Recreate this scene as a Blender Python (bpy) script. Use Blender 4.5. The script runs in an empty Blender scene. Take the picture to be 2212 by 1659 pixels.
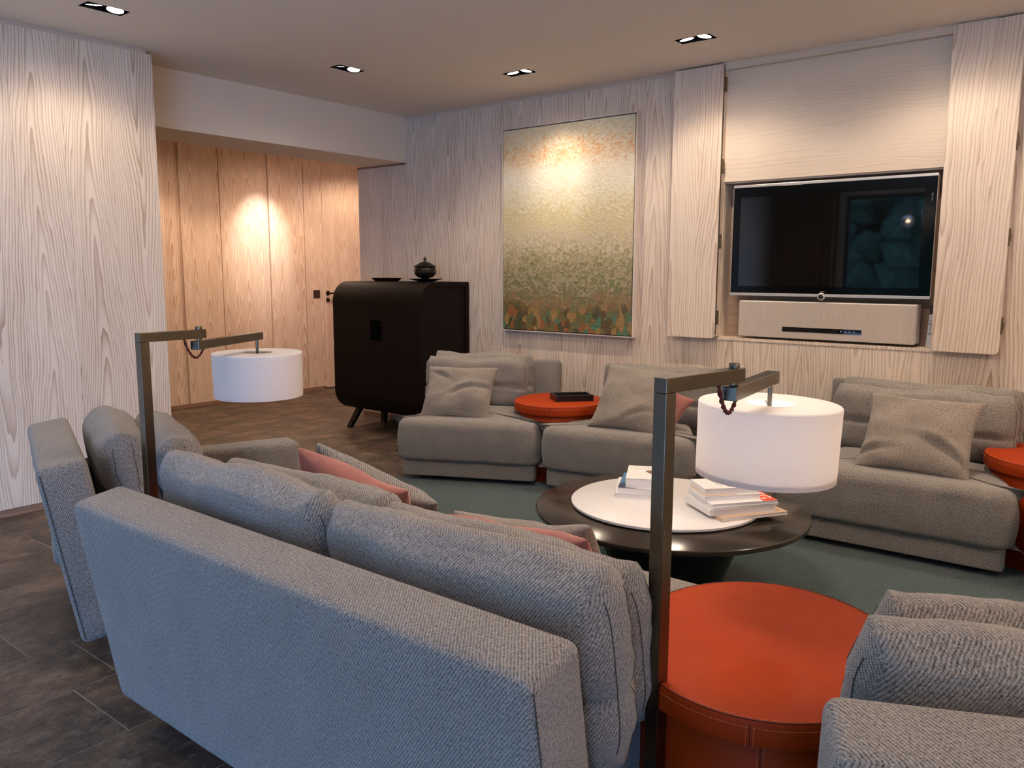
import bpy, bmesh, math, random
from mathutils import Vector, Matrix, noise
PI = math.pi
random.seed(7)
scene = bpy.context.scene
C = scene.collection

# ------------------------------------------------------------------ camera
F_PX, YAW, PITCH, ROLL = 1748.8, math.radians(-38.6015), math.radians(7.9228), math.radians(0.16225)
cam_d = bpy.data.cameras.new('camera'); cam = bpy.data.objects.new('camera', cam_d); C.objects.link(cam)
cam_d.sensor_fit = 'HORIZONTAL'; cam_d.sensor_width = 36.0; cam_d.lens = F_PX / 2212 * 36.0; cam_d.clip_start = .02
fw = Vector((math.sin(YAW)*math.cos(PITCH), math.cos(YAW)*math.cos(PITCH), -math.sin(PITCH)))
rt = Vector((math.cos(YAW), -math.sin(YAW), 0)); up = rt.cross(fw)
r2 = math.cos(ROLL)*rt + math.sin(ROLL)*up; u2 = -math.sin(ROLL)*rt + math.cos(ROLL)*up
cam.matrix_world = Matrix(((r2.x, u2.x, -fw.x, 0), (r2.y, u2.y, -fw.y, 0), (r2.z, u2.z, -fw.z, 1.32), (0, 0, 0, 1)))
scene.camera = cam

# ------------------------------------------------------------------ view, world, light
scene.view_settings.view_transform = 'Standard'; scene.view_settings.look = 'None'
scene.view_settings.gamma = 1; scene.view_settings.use_curve_mapping = False
scene.view_settings.exposure = -0.12
W = bpy.data.worlds.new('daylight'); scene.world = W; W.use_nodes = True
bg = W.node_tree.nodes['Background']; bg.inputs[0].default_value = (.27, .50, 1.0, 1); bg.inputs[1].default_value = 19.0

H = 2.595                                                          # ceiling height
WARM = (1.0, .80, .62)
def light(name, kind, loc, energy, color, **kw):
    d = bpy.data.lights.new(name, kind); d.energy = energy; d.color = color
    o = bpy.data.objects.new(name, d); C.objects.link(o); o.location = loc
    aim = kw.pop('aim', None)
    for k, v in kw.items(): setattr(d, k, v)
    if aim: o.rotation_euler = (Vector(aim) - Vector(loc)).to_track_quat('-Z', 'Y').to_euler()
    return o
def portal(name, loc, sx, sy, aim):
    o = light(name, 'AREA', loc, 1, (1, 1, 1), aim=aim, shape='RECTANGLE', size=sx, size_y=sy)
    o.data.cycles.is_portal = True
portal('window_portal', (-.95, -2.62, 1.28), 5.5, 2.2, (-.95, 0, 1.28))
# the ceiling downlights (two lamps in each housing)
DOWN = [(-4.195, 2.03, 'y'), (-4.19, 3.555, 'y'), (-3.387, 4.31, 'x'), (-2.142, 4.30, 'x'), (-4.195, .50, 'y'), (-.90, 4.30, 'x'),
        (.35, 4.30, 'x'), (-4.195, -1.0, 'y')]
def beam(x, y, e, ang, aim=None, blend=1.0, col=WARM, up=-.004, r=.02):
    light('downlight_beam', 'SPOT', (x, y, H + up), e, col, aim=aim or (x, y, 0), spot_size=math.radians(ang), spot_blend=blend, shadow_soft_size=r)
def pair(x, y, ax, e):                                             # the two lamps of one housing shine down past the edge of the opening
    for s_ in (-.05, .05):
        beam(x + (s_ if ax == 'x' else 0), y + (s_ if ax == 'y' else 0), e*.32, 132, blend=.4)
        beam(x + (s_ if ax == 'x' else 0), y + (s_ if ax == 'y' else 0), e*.55, 158, blend=1)
for (x, y, ax), e in zip(DOWN, (22, 24, 24, 24, 24, 24, 24, 18)): pair(x, y, ax, e)
beam(-3.34, 4.31, 24, 44, (-3.47, 4.9, 1.98), col=(1, .90, .80)); beam(-2.17, 4.30, 10, 70, (-2.35, 4.9, 1.6))
for x, y, a, e in ((-2.09, 4.30, (-2.3, 4.2, .5), 34), (-.85, 4.30, (-.85, 4.15, .5), 34), (-3.43, 4.31, (-3.6, 4.1, .5), 30)): beam(x, y, e*1.7, 62, a)
HALL = (1.0, .70, .50)
for (x, y), aim, e, ang in [((-6.55, 5.0), (-7.28, 4.98, 1.62), 120, 42), ((-6.55, 5.0), None, 44, 112), ((-6.55, 3.7), None, 44, 112), ((-6.55, 5.0), None, 36, 160), ((-6.55, 3.7), None, 36, 160), ((-6.5, 6.2), None, 58, 150)]:
    beam(x, y, e, ang, aim, blend=1 if aim or ang == 160 else .45, col=(1, .92, .87) if aim else HALL)
# added fill over the seating, pendants behind the camera, added lamps lighting the ceiling
light('room_fill', 'AREA', (-1.4, 1.9, H - .02), 38, (1.0, .82, .68), aim=(-1.4, 1.9, 0), shape='RECTANGLE', size=.9, size_y=.5)  # added area lamp just under the ceiling, stands for no known fitting
for x, y, z_ in ((-2.50, -1.0, 1.94), (-2.28, -1.0, 2.03), (-.6, -1.3, 1.9), (.9, -.6, 2.0)):  # first two show in the television, last two are added for light
    light('pendant_glow', 'POINT', (x, y, z_), 11, (1.0, .78, .60), shadow_soft_size=.012)
for x, y in ((1.7, 2.9), (1.6, .9)): light('fill_uplighter_beam', 'SPOT', (x, y, 1.80), 300, (1.0, .80, .64), aim=(x, y, 3), spot_size=math.radians(150), spot_blend=1, shadow_soft_size=.08)  # added lamps out of view that brighten the ceiling

# ------------------------------------------------------------------ node helpers
def srgb(r, g, b):
    f = lambda c: (c/255/12.92) if c/255 <= .04045 else ((c/255+.055)/1.055)**2.4
    return (f(r), f(g), f(b), 1)
class NT:
    def __init__(s, name):
        s.m = bpy.data.materials.new(name); s.m.use_nodes = True; s.t = s.m.node_tree
        s.p = s.t.nodes['Principled BSDF']
    def n(s, kind, **kw):
        nd = s.t.nodes.new(kind)
        for k, v in kw.items(): setattr(nd, k, v)
        return nd
    def set(s, sock, v):
        if isinstance(v, bpy.types.NodeSocket): s.t.links.new(v, sock)
        elif v is not None: sock.default_value = v
    def math(s, op, a, b=None, c=None, clamp=False):
        nd = s.n('ShaderNodeMath', operation=op, use_clamp=clamp)
        s.set(nd.inputs[0], a); s.set(nd.inputs[1], b)
        if c is not None: s.set(nd.inputs[2], c)
        return nd.outputs[0]
    def coord(s, kind='Object'): return s.n('ShaderNodeTexCoord').outputs[kind]
    def xyz(s, v):
        nd = s.n('ShaderNodeSeparateXYZ'); s.set(nd.inputs[0], v); return nd.outputs
    def comb(s, x, y, z):
        nd = s.n('ShaderNodeCombineXYZ')
        for i, v in enumerate((x, y, z)): s.set(nd.inputs[i], v)
        return nd.outputs[0]
    def noise(s, vec, scale, detail=2, rough=.5):
        nd = s.n('ShaderNodeTexNoise'); s.set(nd.inputs['Vector'], vec)
        nd.inputs['Scale'].default_value = scale; nd.inputs['Detail'].default_value = detail; nd.inputs['Roughness'].default_value = rough
        return nd.outputs['Fac']
    def voro(s, vec, scale, out='Color', feature='F1'):
        nd = s.n('ShaderNodeTexVoronoi', feature=feature); s.set(nd.inputs['Vector'], vec); nd.inputs['Scale'].default_value = scale
        return nd.outputs[out]
    def ramp(s, fac, stops, interp='LINEAR'):
        nd = s.n('ShaderNodeValToRGB'); s.set(nd.inputs[0], fac); cr = nd.color_ramp; cr.interpolation = interp
        while len(cr.elements) < len(stops): cr.elements.new(.5)
        for e, (p, c) in zip(cr.elements, stops): e.position = p; e.color = c if len(c) == 4 else (*c, 1)
        return nd.outputs[0]
    def mix(s, f, a, b, mode='MIX'):
        nd = s.n('ShaderNodeMix', data_type='RGBA', blend_type=mode)
        s.set(nd.inputs[0], f); s.set(nd.inputs[6], a); s.set(nd.inputs[7], b); return nd.outputs[2]
    def scale(s, vec, sc):
        nd = s.n('ShaderNodeMapping'); s.set(nd.inputs[0], vec); nd.inputs['Scale'].default_value = sc; return nd.outputs[0]
    def add(s, a, b):
        nd = s.n('ShaderNodeVectorMath', operation='ADD'); s.set(nd.inputs[0], a); s.set(nd.inputs[1], b); return nd.outputs[0]
    def rnd(s): return s.n('ShaderNodeObjectInfo').outputs['Random']
    def bump(s, h, strength=.3, dist=.001):
        nd = s.n('ShaderNodeBump'); s.set(nd.inputs['Height'], h); nd.inputs['Strength'].default_value = strength; nd.inputs['Distance'].default_value = dist
        s.set(s.p.inputs['Normal'], nd.outputs[0]); return nd
    def base(s, c): s.set(s.p.inputs['Base Color'], c)
    def rough(s, v): s.set(s.p.inputs['Roughness'], v)

def plain(name, col, rough=.5, metal=0, **kw):
    t = NT(name); t.base(col); t.rough(rough); t.p.inputs['Metallic'].default_value = metal
    for k, v in kw.items(): t.p.inputs[k].default_value = v
    return t.m
def emit(name, col, strength):
    t = NT(name); t.p.inputs['Emission Color'].default_value = col; t.p.inputs['Emission Strength'].default_value = strength; t.base(col)
    return t.m

def wood(name, light_c, dark_c, freq=58, slope=2.6, contrast=.95, period=None, rough=.62, axis='z', side=None):
    """white-washed softwood: growth rings cut through a plank that runs along local z (or x)"""
    t = NT(name); x, y, z = t.xyz(t.coord())
    u, v = (x, z) if axis == 'z' else (z, x)
    u = t.math('ADD', u, t.math('MULTIPLY', y, .8))
    rn = t.rnd(); seed = t.math('MULTIPLY', rn, 57.0)
    if period:
        cell = t.math('FLOOR', t.math('DIVIDE', u, period))
        u = t.math('SUBTRACT', u, t.math('MULTIPLY', t.math('ADD', cell, .5), period))
        wn = t.n('ShaderNodeTexWhiteNoise', noise_dimensions='2D'); t.set(wn.inputs['Vector'], t.comb(cell, seed, 0))
        rn = wn.outputs['Value']; seed = t.math('MULTIPLY', rn, 83.0)
    wob = t.math('MULTIPLY', t.math('SUBTRACT', t.noise(t.comb(seed, t.math('MULTIPLY', v, 1.1), 0), 1.0, 2), .5), .10)
    uc = t.math('ADD', t.math('ADD', u, wob), t.math('MULTIPLY', t.math('SUBTRACT', rn, .5), .07))
    r = t.math('SQRT', t.math('ADD', t.math('MULTIPLY', uc, uc), .0007))
    warp = t.math('MULTIPLY', t.noise(t.comb(t.math('MULTIPLY', u, 7), t.math('MULTIPLY', v, 1.3), seed), 1.0, 3), 2.6)
    fine = t.math('MULTIPLY', t.noise(t.comb(t.math('MULTIPLY', u, 70), t.math('MULTIPLY', v, 5), seed), 1.0, 2), .35)
    jit = t.math('MULTIPLY', t.noise(t.comb(t.math('MULTIPLY', r, 26), t.math('MULTIPLY', v, .25), seed), 1.0, 2), 2.4)
    sg = t.math('SUBTRACT', t.math('MULTIPLY', t.math('GREATER_THAN', rn, .45), 2), 1)
    val = t.math('ADD', t.math('ADD', t.math('MULTIPLY', r, freq), t.math('MULTIPLY', t.math('MULTIPLY', v, slope), sg)), t.math('ADD', t.math('ADD', warp, fine), t.math('ADD', seed, jit)))
    fr = t.math('FRACT', val)
    lat = t.math('MULTIPLY', t.math('POWER', fr, 2.6), t.math('SUBTRACT', 1.0, t.math('POWER', fr, 22)))
    pore = t.noise(t.comb(t.math('MULTIPLY', u, 420), t.math('MULTIPLY', v, 9), seed), 1.0, 2)
    tone = t.noise(t.comb(t.math('MULTIPLY', u, 5), t.math('MULTIPLY', v, .7), seed), 1.0, 2)
    lat = t.math('MULTIPLY', lat, t.math('ADD', .35, t.math('MULTIPLY', t.noise(t.comb(t.math('MULTIPLY', u, 16), t.math('MULTIPLY', v, .8), seed), 1.0, 2), 1.1)))
    fac = t.math('ADD', t.math('MULTIPLY', lat, contrast), t.math('ADD', t.math('MULTIPLY', t.math('SUBTRACT', pore, .5), .28), t.math('MULTIPLY', t.math('SUBTRACT', tone, .5), .55)), clamp=True)
    t.base(t.mix(fac, light_c, dark_c)); t.rough(rough); t.p.inputs['Specular IOR Level'].default_value = .3
    t.bump(t.math('ADD', lat, t.math('MULTIPLY', pore, .4)), .25, .0012)
    return t.m

def fabric(name, a, b, rib=.0072, depth=.0016, strength=.9):
    t = NT(name); co = t.coord('UV'); x, z, y = t.xyz(co)
    s = t.math('ADD', x, t.math('MULTIPLY', z, .75))
    wv = t.noise(t.scale(co, (1, 1, 1)), 55, 2)
    ph = t.math('ADD', t.math('MULTIPLY', s, 2*PI/rib), t.math('MULTIPLY', wv, 3.0))
    ribh = t.math('ADD', t.math('MULTIPLY', t.math('SINE', ph), .5), .5)
    s2 = t.math('SUBTRACT', z, t.math('MULTIPLY', x, .8))
    knot = t.math('ADD', t.math('MULTIPLY', t.math('SINE', t.math('ADD', t.math('MULTIPLY', s2, 2*PI/(rib*.75)), t.math('MULTIPLY', wv, 9))), .5), .5)
    fn = t.noise(t.scale(co, (1, 1, 1)), 520, 3, .7); big = t.noise(co, 9, 3); mid_ = t.noise(co, 150, 3, .65)
    mel = t.math('ADD', t.math('MULTIPLY', ribh, .42), t.math('ADD', t.math('MULTIPLY', t.math('SUBTRACT', fn, .5), 2.4), t.math('ADD', t.math('ADD', t.math('MULTIPLY', big, .25), t.math('MULTIPLY', t.math('SUBTRACT', mid_, .5), 1.5)), .17)), clamp=True)
    t.base(t.mix(mel, a, b)); t.rough(.95); t.p.inputs['Specular IOR Level'].default_value = .1
    t.p.inputs['Sheen Weight'].default_value = .25; t.p.inputs['Sheen Roughness'].default_value = .5
    h = t.math('ADD', t.math('MULTIPLY', ribh, .7), t.math('ADD', t.math('MULTIPLY', knot, .35), t.math('MULTIPLY', fn, .6)))
    t.bump(h, strength, depth)
    return t.m

M = {}
M['wood'] = wood('whitewashed larch', srgb(226, 210, 192), srgb(164, 136, 114))
M['wood_left'] = wood('whitewashed larch pale', srgb(230, 215, 197), srgb(164, 137, 113), freq=72, slope=3.0, contrast=1.05)
M['wood_hall'] = wood('larch hall panels', srgb(228, 208, 188), srgb(176, 128, 94), freq=80, slope=3.6, contrast=.9, period=.13)
M['wood_tv'] = wood('whitewashed larch cupboard', srgb(228, 212, 194), srgb(162, 134, 112), freq=58, slope=1.8, contrast=.85, period=.36)
M['wood_across'] = wood('whitewashed larch laid across', srgb(222, 207, 188), srgb(170, 146, 124), freq=60, slope=.6, contrast=.30, period=.45, axis='x')
M['wood_edge'] = plain('larch edge', srgb(206, 186, 170), .7)
M['skirting'] = wood('brown skirting', srgb(150, 118, 98), srgb(110, 82, 66), freq=60, slope=1, axis='x')
def paint(name, col):
    t = NT(name); t.base(col); t.rough(.85); t.p.inputs['Specular IOR Level'].default_value = .2
    t.bump(t.noise(t.coord(), 220, 2), .08, .0005); return t.m
M['ceiling'] = paint('ceiling paint', srgb(232, 219, 203)); M['wall_paint'] = paint('wall paint', srgb(228, 213, 196))
M['fabric'] = fabric('grey beige twill', srgb(56, 54, 54), srgb(166, 158, 149))
M['fabric_plain'] = fabric('fine grey beige weave', srgb(68, 63, 59), srgb(170, 158, 145), rib=.0034, depth=.0008, strength=.6)
M['seam'] = plain('dark seam', srgb(60, 54, 50), .9)
M['dark_foot'] = plain('black foot', (.012, .011, .01, 1), .5)
def slate():
    t = NT('slate tile'); co = t.add(t.coord('Object'), t.comb(t.math('MULTIPLY', t.rnd(), 31), t.math('MULTIPLY', t.rnd(), 17), 0))
    n1 = t.noise(t.scale(co, (1.4, 1.0, 1)), 3.6, 9, .72); n2 = t.noise(t.scale(co, (1, .8, 1)), 26, 6, .7); v = t.voro(t.scale(co, (1, .45, 1)), 26, 'Distance')
    c = t.ramp(n1, [(.34, srgb(44, 36, 30)), (.5, srgb(77, 63, 52)), (.64, srgb(116, 96, 79))])
    c = t.mix(t.math('MULTIPLY', t.math('GREATER_THAN', n2, .58), .35), c, srgb(124, 110, 98))
    vn = t.noise(t.scale(co, (1.6, .9, 1)), 7, 6, .6); c = t.mix(t.math('MULTIPLY', t.math('LESS_THAN', t.math('ABSOLUTE', t.math('SUBTRACT', vn, .5)), .012), .5), c, srgb(38, 31, 26))
    c = t.mix(t.math('MULTIPLY', t.rnd(), .12), c, srgb(72, 63, 56))
    t.base(c); t.rough(t.math('ADD', .34, t.math('MULTIPLY', n2, .3)))
    t.bump(t.math('ADD', t.math('MULTIPLY', n1, .9), t.math('ADD', t.math('MULTIPLY', n2, .5), t.math('MULTIPLY', v, .2))), .7, .012); return t.m
M['slate'] = slate(); M['grout'] = plain('grout', srgb(142, 134, 122), .9)
def rugm():
    t = NT('teal wool rug'); co = t.coord(); x, y, z = t.xyz(co)
    w = t.math('ADD', t.math('MULTIPLY', t.math('SINE', t.math('ADD', t.math('MULTIPLY', t.math('ADD', x, t.math('MULTIPLY', y, -.35)), 2*PI/.012), t.math('MULTIPLY', t.noise(co, 90, 2), 1.6))), .5), .5)
    n = t.noise(co, 420, 3, .7); b = t.noise(co, 3.0, 3)
    f = t.math('ADD', t.math('MULTIPLY', w, .35), t.math('ADD', t.math('MULTIPLY', n, .75), t.math('SUBTRACT', t.math('MULTIPLY', b, .3), .2)), clamp=True)
    t.base(t.mix(f, srgb(4, 24, 28), srgb(46, 84, 80))); t.rough(.97); t.p.inputs['Sheen Weight'].default_value = .3
    t.p.inputs['Specular IOR Level'].default_value = .1
    t.bump(t.math('ADD', w, n), .9, .003); return t.m
M['rug'] = rugm()
def leather():
    t = NT('orange leather'); co = t.coord(); n = t.noise(co, 3.5, 3); v = t.voro(co, 420, 'Distance', 'F1'); w = t.noise(co, 18, 4)
    t.base(t.mix(t.math('ADD', t.math('MULTIPLY', n, .8), t.math('MULTIPLY', w, .25), clamp=True), srgb(136, 36, 3), srgb(170, 62, 12)))
    t.rough(.55); t.p.inputs['Specular IOR Level'].default_value = .16; t.bump(t.math('ADD', v, w), .12, .0008); return t.m
M['leather'] = leather(); M['thread'] = plain('orange stitching', srgb(236, 132, 84), .7); M['leather_seam'] = plain('dark leather seam', srgb(96, 24, 10), .6)
def velvet():
    t = NT('dusty pink velvet'); co = t.coord(); n = t.noise(t.scale(co, (1, 1, 2)), 14, 4, .6)
    t.base(t.mix(n, srgb(112, 60, 54), srgb(166, 106, 96))); t.rough(.8); t.p.inputs['Sheen Weight'].default_value = .8; t.p.inputs['Sheen Tint'].default_value = srgb(226, 178, 166)
    t.bump(n, .2, .004); return t.m
M['velvet'] = velvet()
def bronze():
    t = NT('patinated steel'); co = t.coord(); n = t.noise(t.scale(co, (1, 1, .12)), 60, 3); b = t.noise(co, 9, 2)
    t.base(t.mix(b, srgb(98, 93, 82), srgb(120, 114, 102))); t.p.inputs['Metallic'].default_value = 1
    t.rough(t.math('ADD', .24, t.math('MULTIPLY', n, .05))); return t.m
M['steel'] = bronze()
def darkwood(name, a, b, rough, ax=(1, 14, 14)):
    t = NT(name); co = t.coord(); n = t.noise(t.scale(co, ax), 9, 4, .6); p = t.noise(t.scale(co, (ax[0]*3, ax[1]*6, ax[2]*6)), 14, 2)
    t.base(t.mix(t.math('ADD', t.math('MULTIPLY', n, .7), t.math('MULTIPLY', p, .3)), a, b)); t.rough(rough); t.p.inputs['Specular IOR Level'].default_value = .5 if rough < .4 else .15
    t.bump(p, .15, .0006); return t.m
M['wenge'] = darkwood('dark stained oak', srgb(9, 5, 3), srgb(28, 17, 12), .6)
M['wenge_side'] = darkwood('dark stained oak upright', srgb(9, 5, 3), srgb(27, 17, 12), .6, (14, 14, 1))
M['table_top'] = darkwood('bronzed table top', srgb(34, 29, 24), srgb(52, 45, 38), .15, (3, 3, 3))
M['table_base'] = plain('black cone', (.01, .009, .008, 1), .35)
def marble():
    t = NT('white marble'); n = t.noise(t.scale(t.coord(), (1, 3, 1)), 6, 5, .6)
    t.base(t.mix(n, srgb(236, 234, 232), srgb(214, 210, 207))); t.rough(.35); return t.m
M['marble'] = marble()
def shade(name, glow):
    t = NT(name); co = t.coord(); n = t.noise(t.scale(co, (60, 60, 500)), 1.0, 2)
    t.base(t.mix(t.math('MULTIPLY', n, .2), srgb(240, 236, 233), srgb(200, 196, 194))); t.rough(.9)
    tr = t.n('ShaderNodeBsdfTranslucent'); tr.inputs[0].default_value = srgb(244, 236, 228)
    mx = t.n('ShaderNodeMixShader'); mx.inputs[0].default_value = .42
    t.t.links.new(t.p.outputs[0], mx.inputs[1]); t.t.links.new(tr.outputs[0], mx.inputs[2])
    t.t.links.new(mx.outputs[0], t.t.nodes['Material Output'].inputs[0]); return t.m
M['shade'] = shade('white linen shade', 0)
M['pit'] = plain('matt black', (.003, .003, .003, 1), 1.0, 0, **{'Specular IOR Level': 0})
M['black'] = plain('black lacquer', (.008, .008, .008, 1), .3)
M['glass_tv'] = plain('black television glass', (.0035, .0035, .004, 1), .03, 0, **{'Specular IOR Level': .62})
M['bezel'] = plain('black gloss bezel', (.002, .002, .002, 1), .12, 0, **{'Specular IOR Level': .2})
M['silver'] = plain('satin silver', srgb(206, 202, 198), .35, .6)
M['brass'] = plain('aged brass hinge', srgb(120, 104, 82), .4, .8)
M['cord'] = plain('red brown textile cord', srgb(88, 34, 22), .9)
M['speaker'] = None
def cloth_tex():
    t = NT('beige speaker cloth'); co = t.coord(); n = t.noise(t.scale(co, (160, 1, 10)), 1.0, 3)
    t.base(t.mix(n, srgb(176, 164, 152), srgb(206, 194, 181))); t.rough(.95); t.bump(n, .3, .001); return t.m
M['speaker'] = cloth_tex()
def grass():
    t = NT('grasscloth lining'); co = t.coord(); n = t.noise(t.scale(co, (3, 3, 230)), 1.0, 3); b = t.noise(t.scale(co, (90, 1, 3)), 1, 2)
    t.base(t.mix(t.math('ADD', t.math('MULTIPLY', n, .9), t.math('MULTIPLY', b, .15)), srgb(126, 98, 78), srgb(206, 180, 156))); t.rough(.9); t.bump(n, .5, .002); return t.m
M['grass'] = grass()
def painting():
    t = NT('abstract oil painting'); co = t.coord('Generated'); x, y, z = t.xyz(co)
    jit = t.n('ShaderNodeTexNoise'); t.set(jit.inputs['Vector'], co); jit.inputs['Scale'].default_value = 26; jit.inputs['Detail'].default_value = 3
    jv = t.n('ShaderNodeVectorMath', operation='SCALE'); t.set(jv.inputs[0], jit.outputs['Color']); jv.inputs['Scale'].default_value = .034
    cj = t.add(co, jv.outputs[0])
    big = t.n('ShaderNodeTexVoronoi', feature='F1'); jn = t.n('ShaderNodeTexNoise'); t.set(jn.inputs['Vector'], t.scale(co, (1, 1, .5))); jn.inputs['Scale'].default_value = 90; jn.inputs['Detail'].default_value = 3
    jw = t.n('ShaderNodeVectorMath', operation='SCALE'); t.set(jw.inputs[0], jn.outputs['Color']); jw.inputs['Scale'].default_value = .022
    t.set(big.inputs['Vector'], t.scale(t.add(cj, jw.outputs[0]), (26, 1, 23))); big.inputs['Scale'].default_value = 1.0
    sm = t.n('ShaderNodeTexVoronoi', feature='F1'); t.set(sm.inputs['Vector'], t.scale(cj, (62, 1, 84))); sm.inputs['Scale'].default_value = 1.0
    br, bgc, bb = t.xyz(big.outputs['Color']); sr, sgc, sb = t.xyz(sm.outputs['Color'])
    low = t.math('SUBTRACT', 1.0, t.math('MULTIPLY', z, 3.3), clamp=True)            # 1 at the foot, 0 from a third up
    zz = t.math('ADD', z, t.math('MULTIPLY', t.math('SUBTRACT', t.noise(t.scale(co, (5, 1, 3)), 1.0, 4, .6), .5), .10))
    zs = t.math('ADD', zz, t.math('MULTIPLY', t.math('SUBTRACT', sr, .5), .13))
    zb = t.math('ADD', zz, t.math('MULTIPLY', t.math('SUBTRACT', br, .5), .17))
    zf = t.math('ADD', t.math('MULTIPLY', zs, t.math('SUBTRACT', 1.0, low)), t.math('MULTIPLY', zb, low))
    zf = t.math('ADD', zf, t.math('MULTIPLY', t.math('SUBTRACT', t.noise(t.scale(co, (4, 1, 40)), 1.0, 3, .6), .5), .12))
    col = t.ramp(zf, [(0.0, srgb(58, 66, 40)), (.06, srgb(84, 74, 42)), (.10, srgb(120, 92, 52)), (.13, srgb(152, 102, 62)), (.165, srgb(128, 112, 80)), (.21, srgb(108, 108, 66)), (.29, srgb(136, 134, 88)),
                      (.37, srgb(176, 164, 122)), (.46, srgb(218, 204, 174)), (.55, srgb(214, 198, 146)), (.64, srgb(230, 220, 186)), (.76, srgb(236, 226, 200)),
                      (.83, srgb(232, 206, 166)), (.87, srgb(222, 168, 120)), (.905, srgb(228, 196, 150)), (.95, srgb(226, 214, 184)), (1.0, srgb(214, 204, 170))])
    pal = t.ramp(br, [(0, srgb(38, 58, 40)), (.16, srgb(108, 98, 54)), (.34, srgb(158, 84, 42)), (.48, srgb(80, 60, 38)), (.60, srgb(56, 128, 100)), (.70, srgb(172, 132, 76)), (.84, srgb(92, 108, 72))], 'CONSTANT')
    col = t.mix(t.math('MULTIPLY', t.math('SUBTRACT', .155, zz), 14, clamp=True), col, t.mix(.22, pal, srgb(96, 82, 52)))
    pal2 = t.ramp(sgc, [(0, srgb(120, 126, 88)), (.3, srgb(176, 162, 130)), (.5, srgb(98, 116, 78)), (.65, srgb(196, 170, 148)), (.8, srgb(150, 128, 84))], 'CONSTANT')
    md = t.math('MULTIPLY', t.math('MULTIPLY', t.math('SUBTRACT', .40, zz), 6, clamp=True), t.math('MULTIPLY', t.math('SUBTRACT', zz, .10), 10, clamp=True)); col = t.mix(t.math('MULTIPLY', md, .42), col, pal2)
    wh = t.math('MULTIPLY', t.math('MULTIPLY', t.math('GREATER_THAN', sr, .45), .55), t.math('SUBTRACT', 1, t.math('MULTIPLY', t.math('ABSOLUTE', t.math('SUBTRACT', zz, .76)), 9), clamp=True)); col = t.mix(wh, col, srgb(244, 240, 228))
    pk = t.math('MULTIPLY', t.math('GREATER_THAN', sb, .62), t.math('MULTIPLY', t.math('GREATER_THAN', zz, .2), t.math('MULTIPLY', t.math('LESS_THAN', zz, .48), .4))); col = t.mix(pk, col, srgb(206, 182, 158))
    ora = t.math('MULTIPLY', t.math('GREATER_THAN', sgc, .7), t.math('MULTIPLY', t.math('GREATER_THAN', zz, .70), .4)); col = t.mix(ora, col, srgb(238, 228, 206))
    t.base(t.mix(t.math('MULTIPLY', t.noise(t.scale(co, (60, 1, 160)), 1.0, 3), .25), col, srgb(150, 140, 104))); t.rough(.38)
    hh = t.math('ADD', t.math('MULTIPLY', sm.outputs['Distance'], .8), t.math('ADD', t.math('MULTIPLY', big.outputs['Distance'], t.math('MULTIPLY', low, .7)), t.math('MULTIPLY', t.noise(t.scale(co, (60, 1, 90)), 1.0, 4, .7), .35)))
    t.bump(hh, .6, .004); return t.m
M['painting'] = painting()
M['pale_frame'] = plain('pale picture frame', srgb(216, 204, 194), .5)
M['paper'] = plain('book pages', srgb(226, 224, 226), .9); M['white_cover'] = plain('white cover', srgb(236, 234, 230), .45)
M['gold_ink'] = plain('pale gold ink', srgb(178, 146, 88), .5); M['grey_ink'] = plain('grey ink', srgb(150, 146, 140), .7); M['white_ink'] = plain('white ink', srgb(240, 240, 236), .6)
M['red_cover'] = plain('orange red cover', srgb(226, 78, 38), .4); M['blue_cover'] = plain('blue cover', srgb(70, 128, 168), .4)
M['navy'] = plain('dark blue cover', srgb(40, 58, 92), .4); M['tan'] = plain('tan cover', srgb(206, 176, 148), .45); M['brown_ink'] = plain('brown print', srgb(126, 94, 76), .6)
M['bulb_on'] = emit('lit lamp face', (1, .93, .85, 1), 22.0); M['lamp_off'] = plain('frosted reflector', srgb(226, 224, 220), .3, .4)
M['filament'] = emit('bulb filament', (1, .55, .25, 1), 14.0)
M['pewter'] = plain('dark pewter', srgb(58, 54, 46), .34, .85)
M['lacquer_red'] = plain('dark red lacquer', srgb(62, 18, 14), .3)
M['curtain'] = plain('brown curtain', srgb(132, 96, 66), .9); M['pane'] = None
def glass(name, rough=0.0):
    t = NT(name); t.p.inputs['Transmission Weight'].default_value = 1; t.rough(rough); t.base((1, 1, 1, 1)); t.p.inputs['IOR'].default_value = 1.02 if name == 'window glass' else 1.35; return t.m
M['pane'] = glass('window glass'); M['bulb_glass'] = glass('bulb glass')
def leafm():
    t = NT('dark foliage'); n = t.noise(t.coord(), 9.0, 9, .85); t.base(t.ramp(n, [(.35, srgb(8, 18, 14)), (.55, srgb(26, 62, 40)), (.7, srgb(70, 112, 66))])); t.rough(.9); return t.m
M['leaf'] = leafm(); M['bounce_ground'] = plain('pale bounce ground', srgb(188, 184, 176), .9)
M['window_frame'] = plain('dark window frame', srgb(40, 38, 36), .5)
M['bronze_dark'] = plain('dark bronze fitting', srgb(48, 26, 18), .45, .5)

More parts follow.
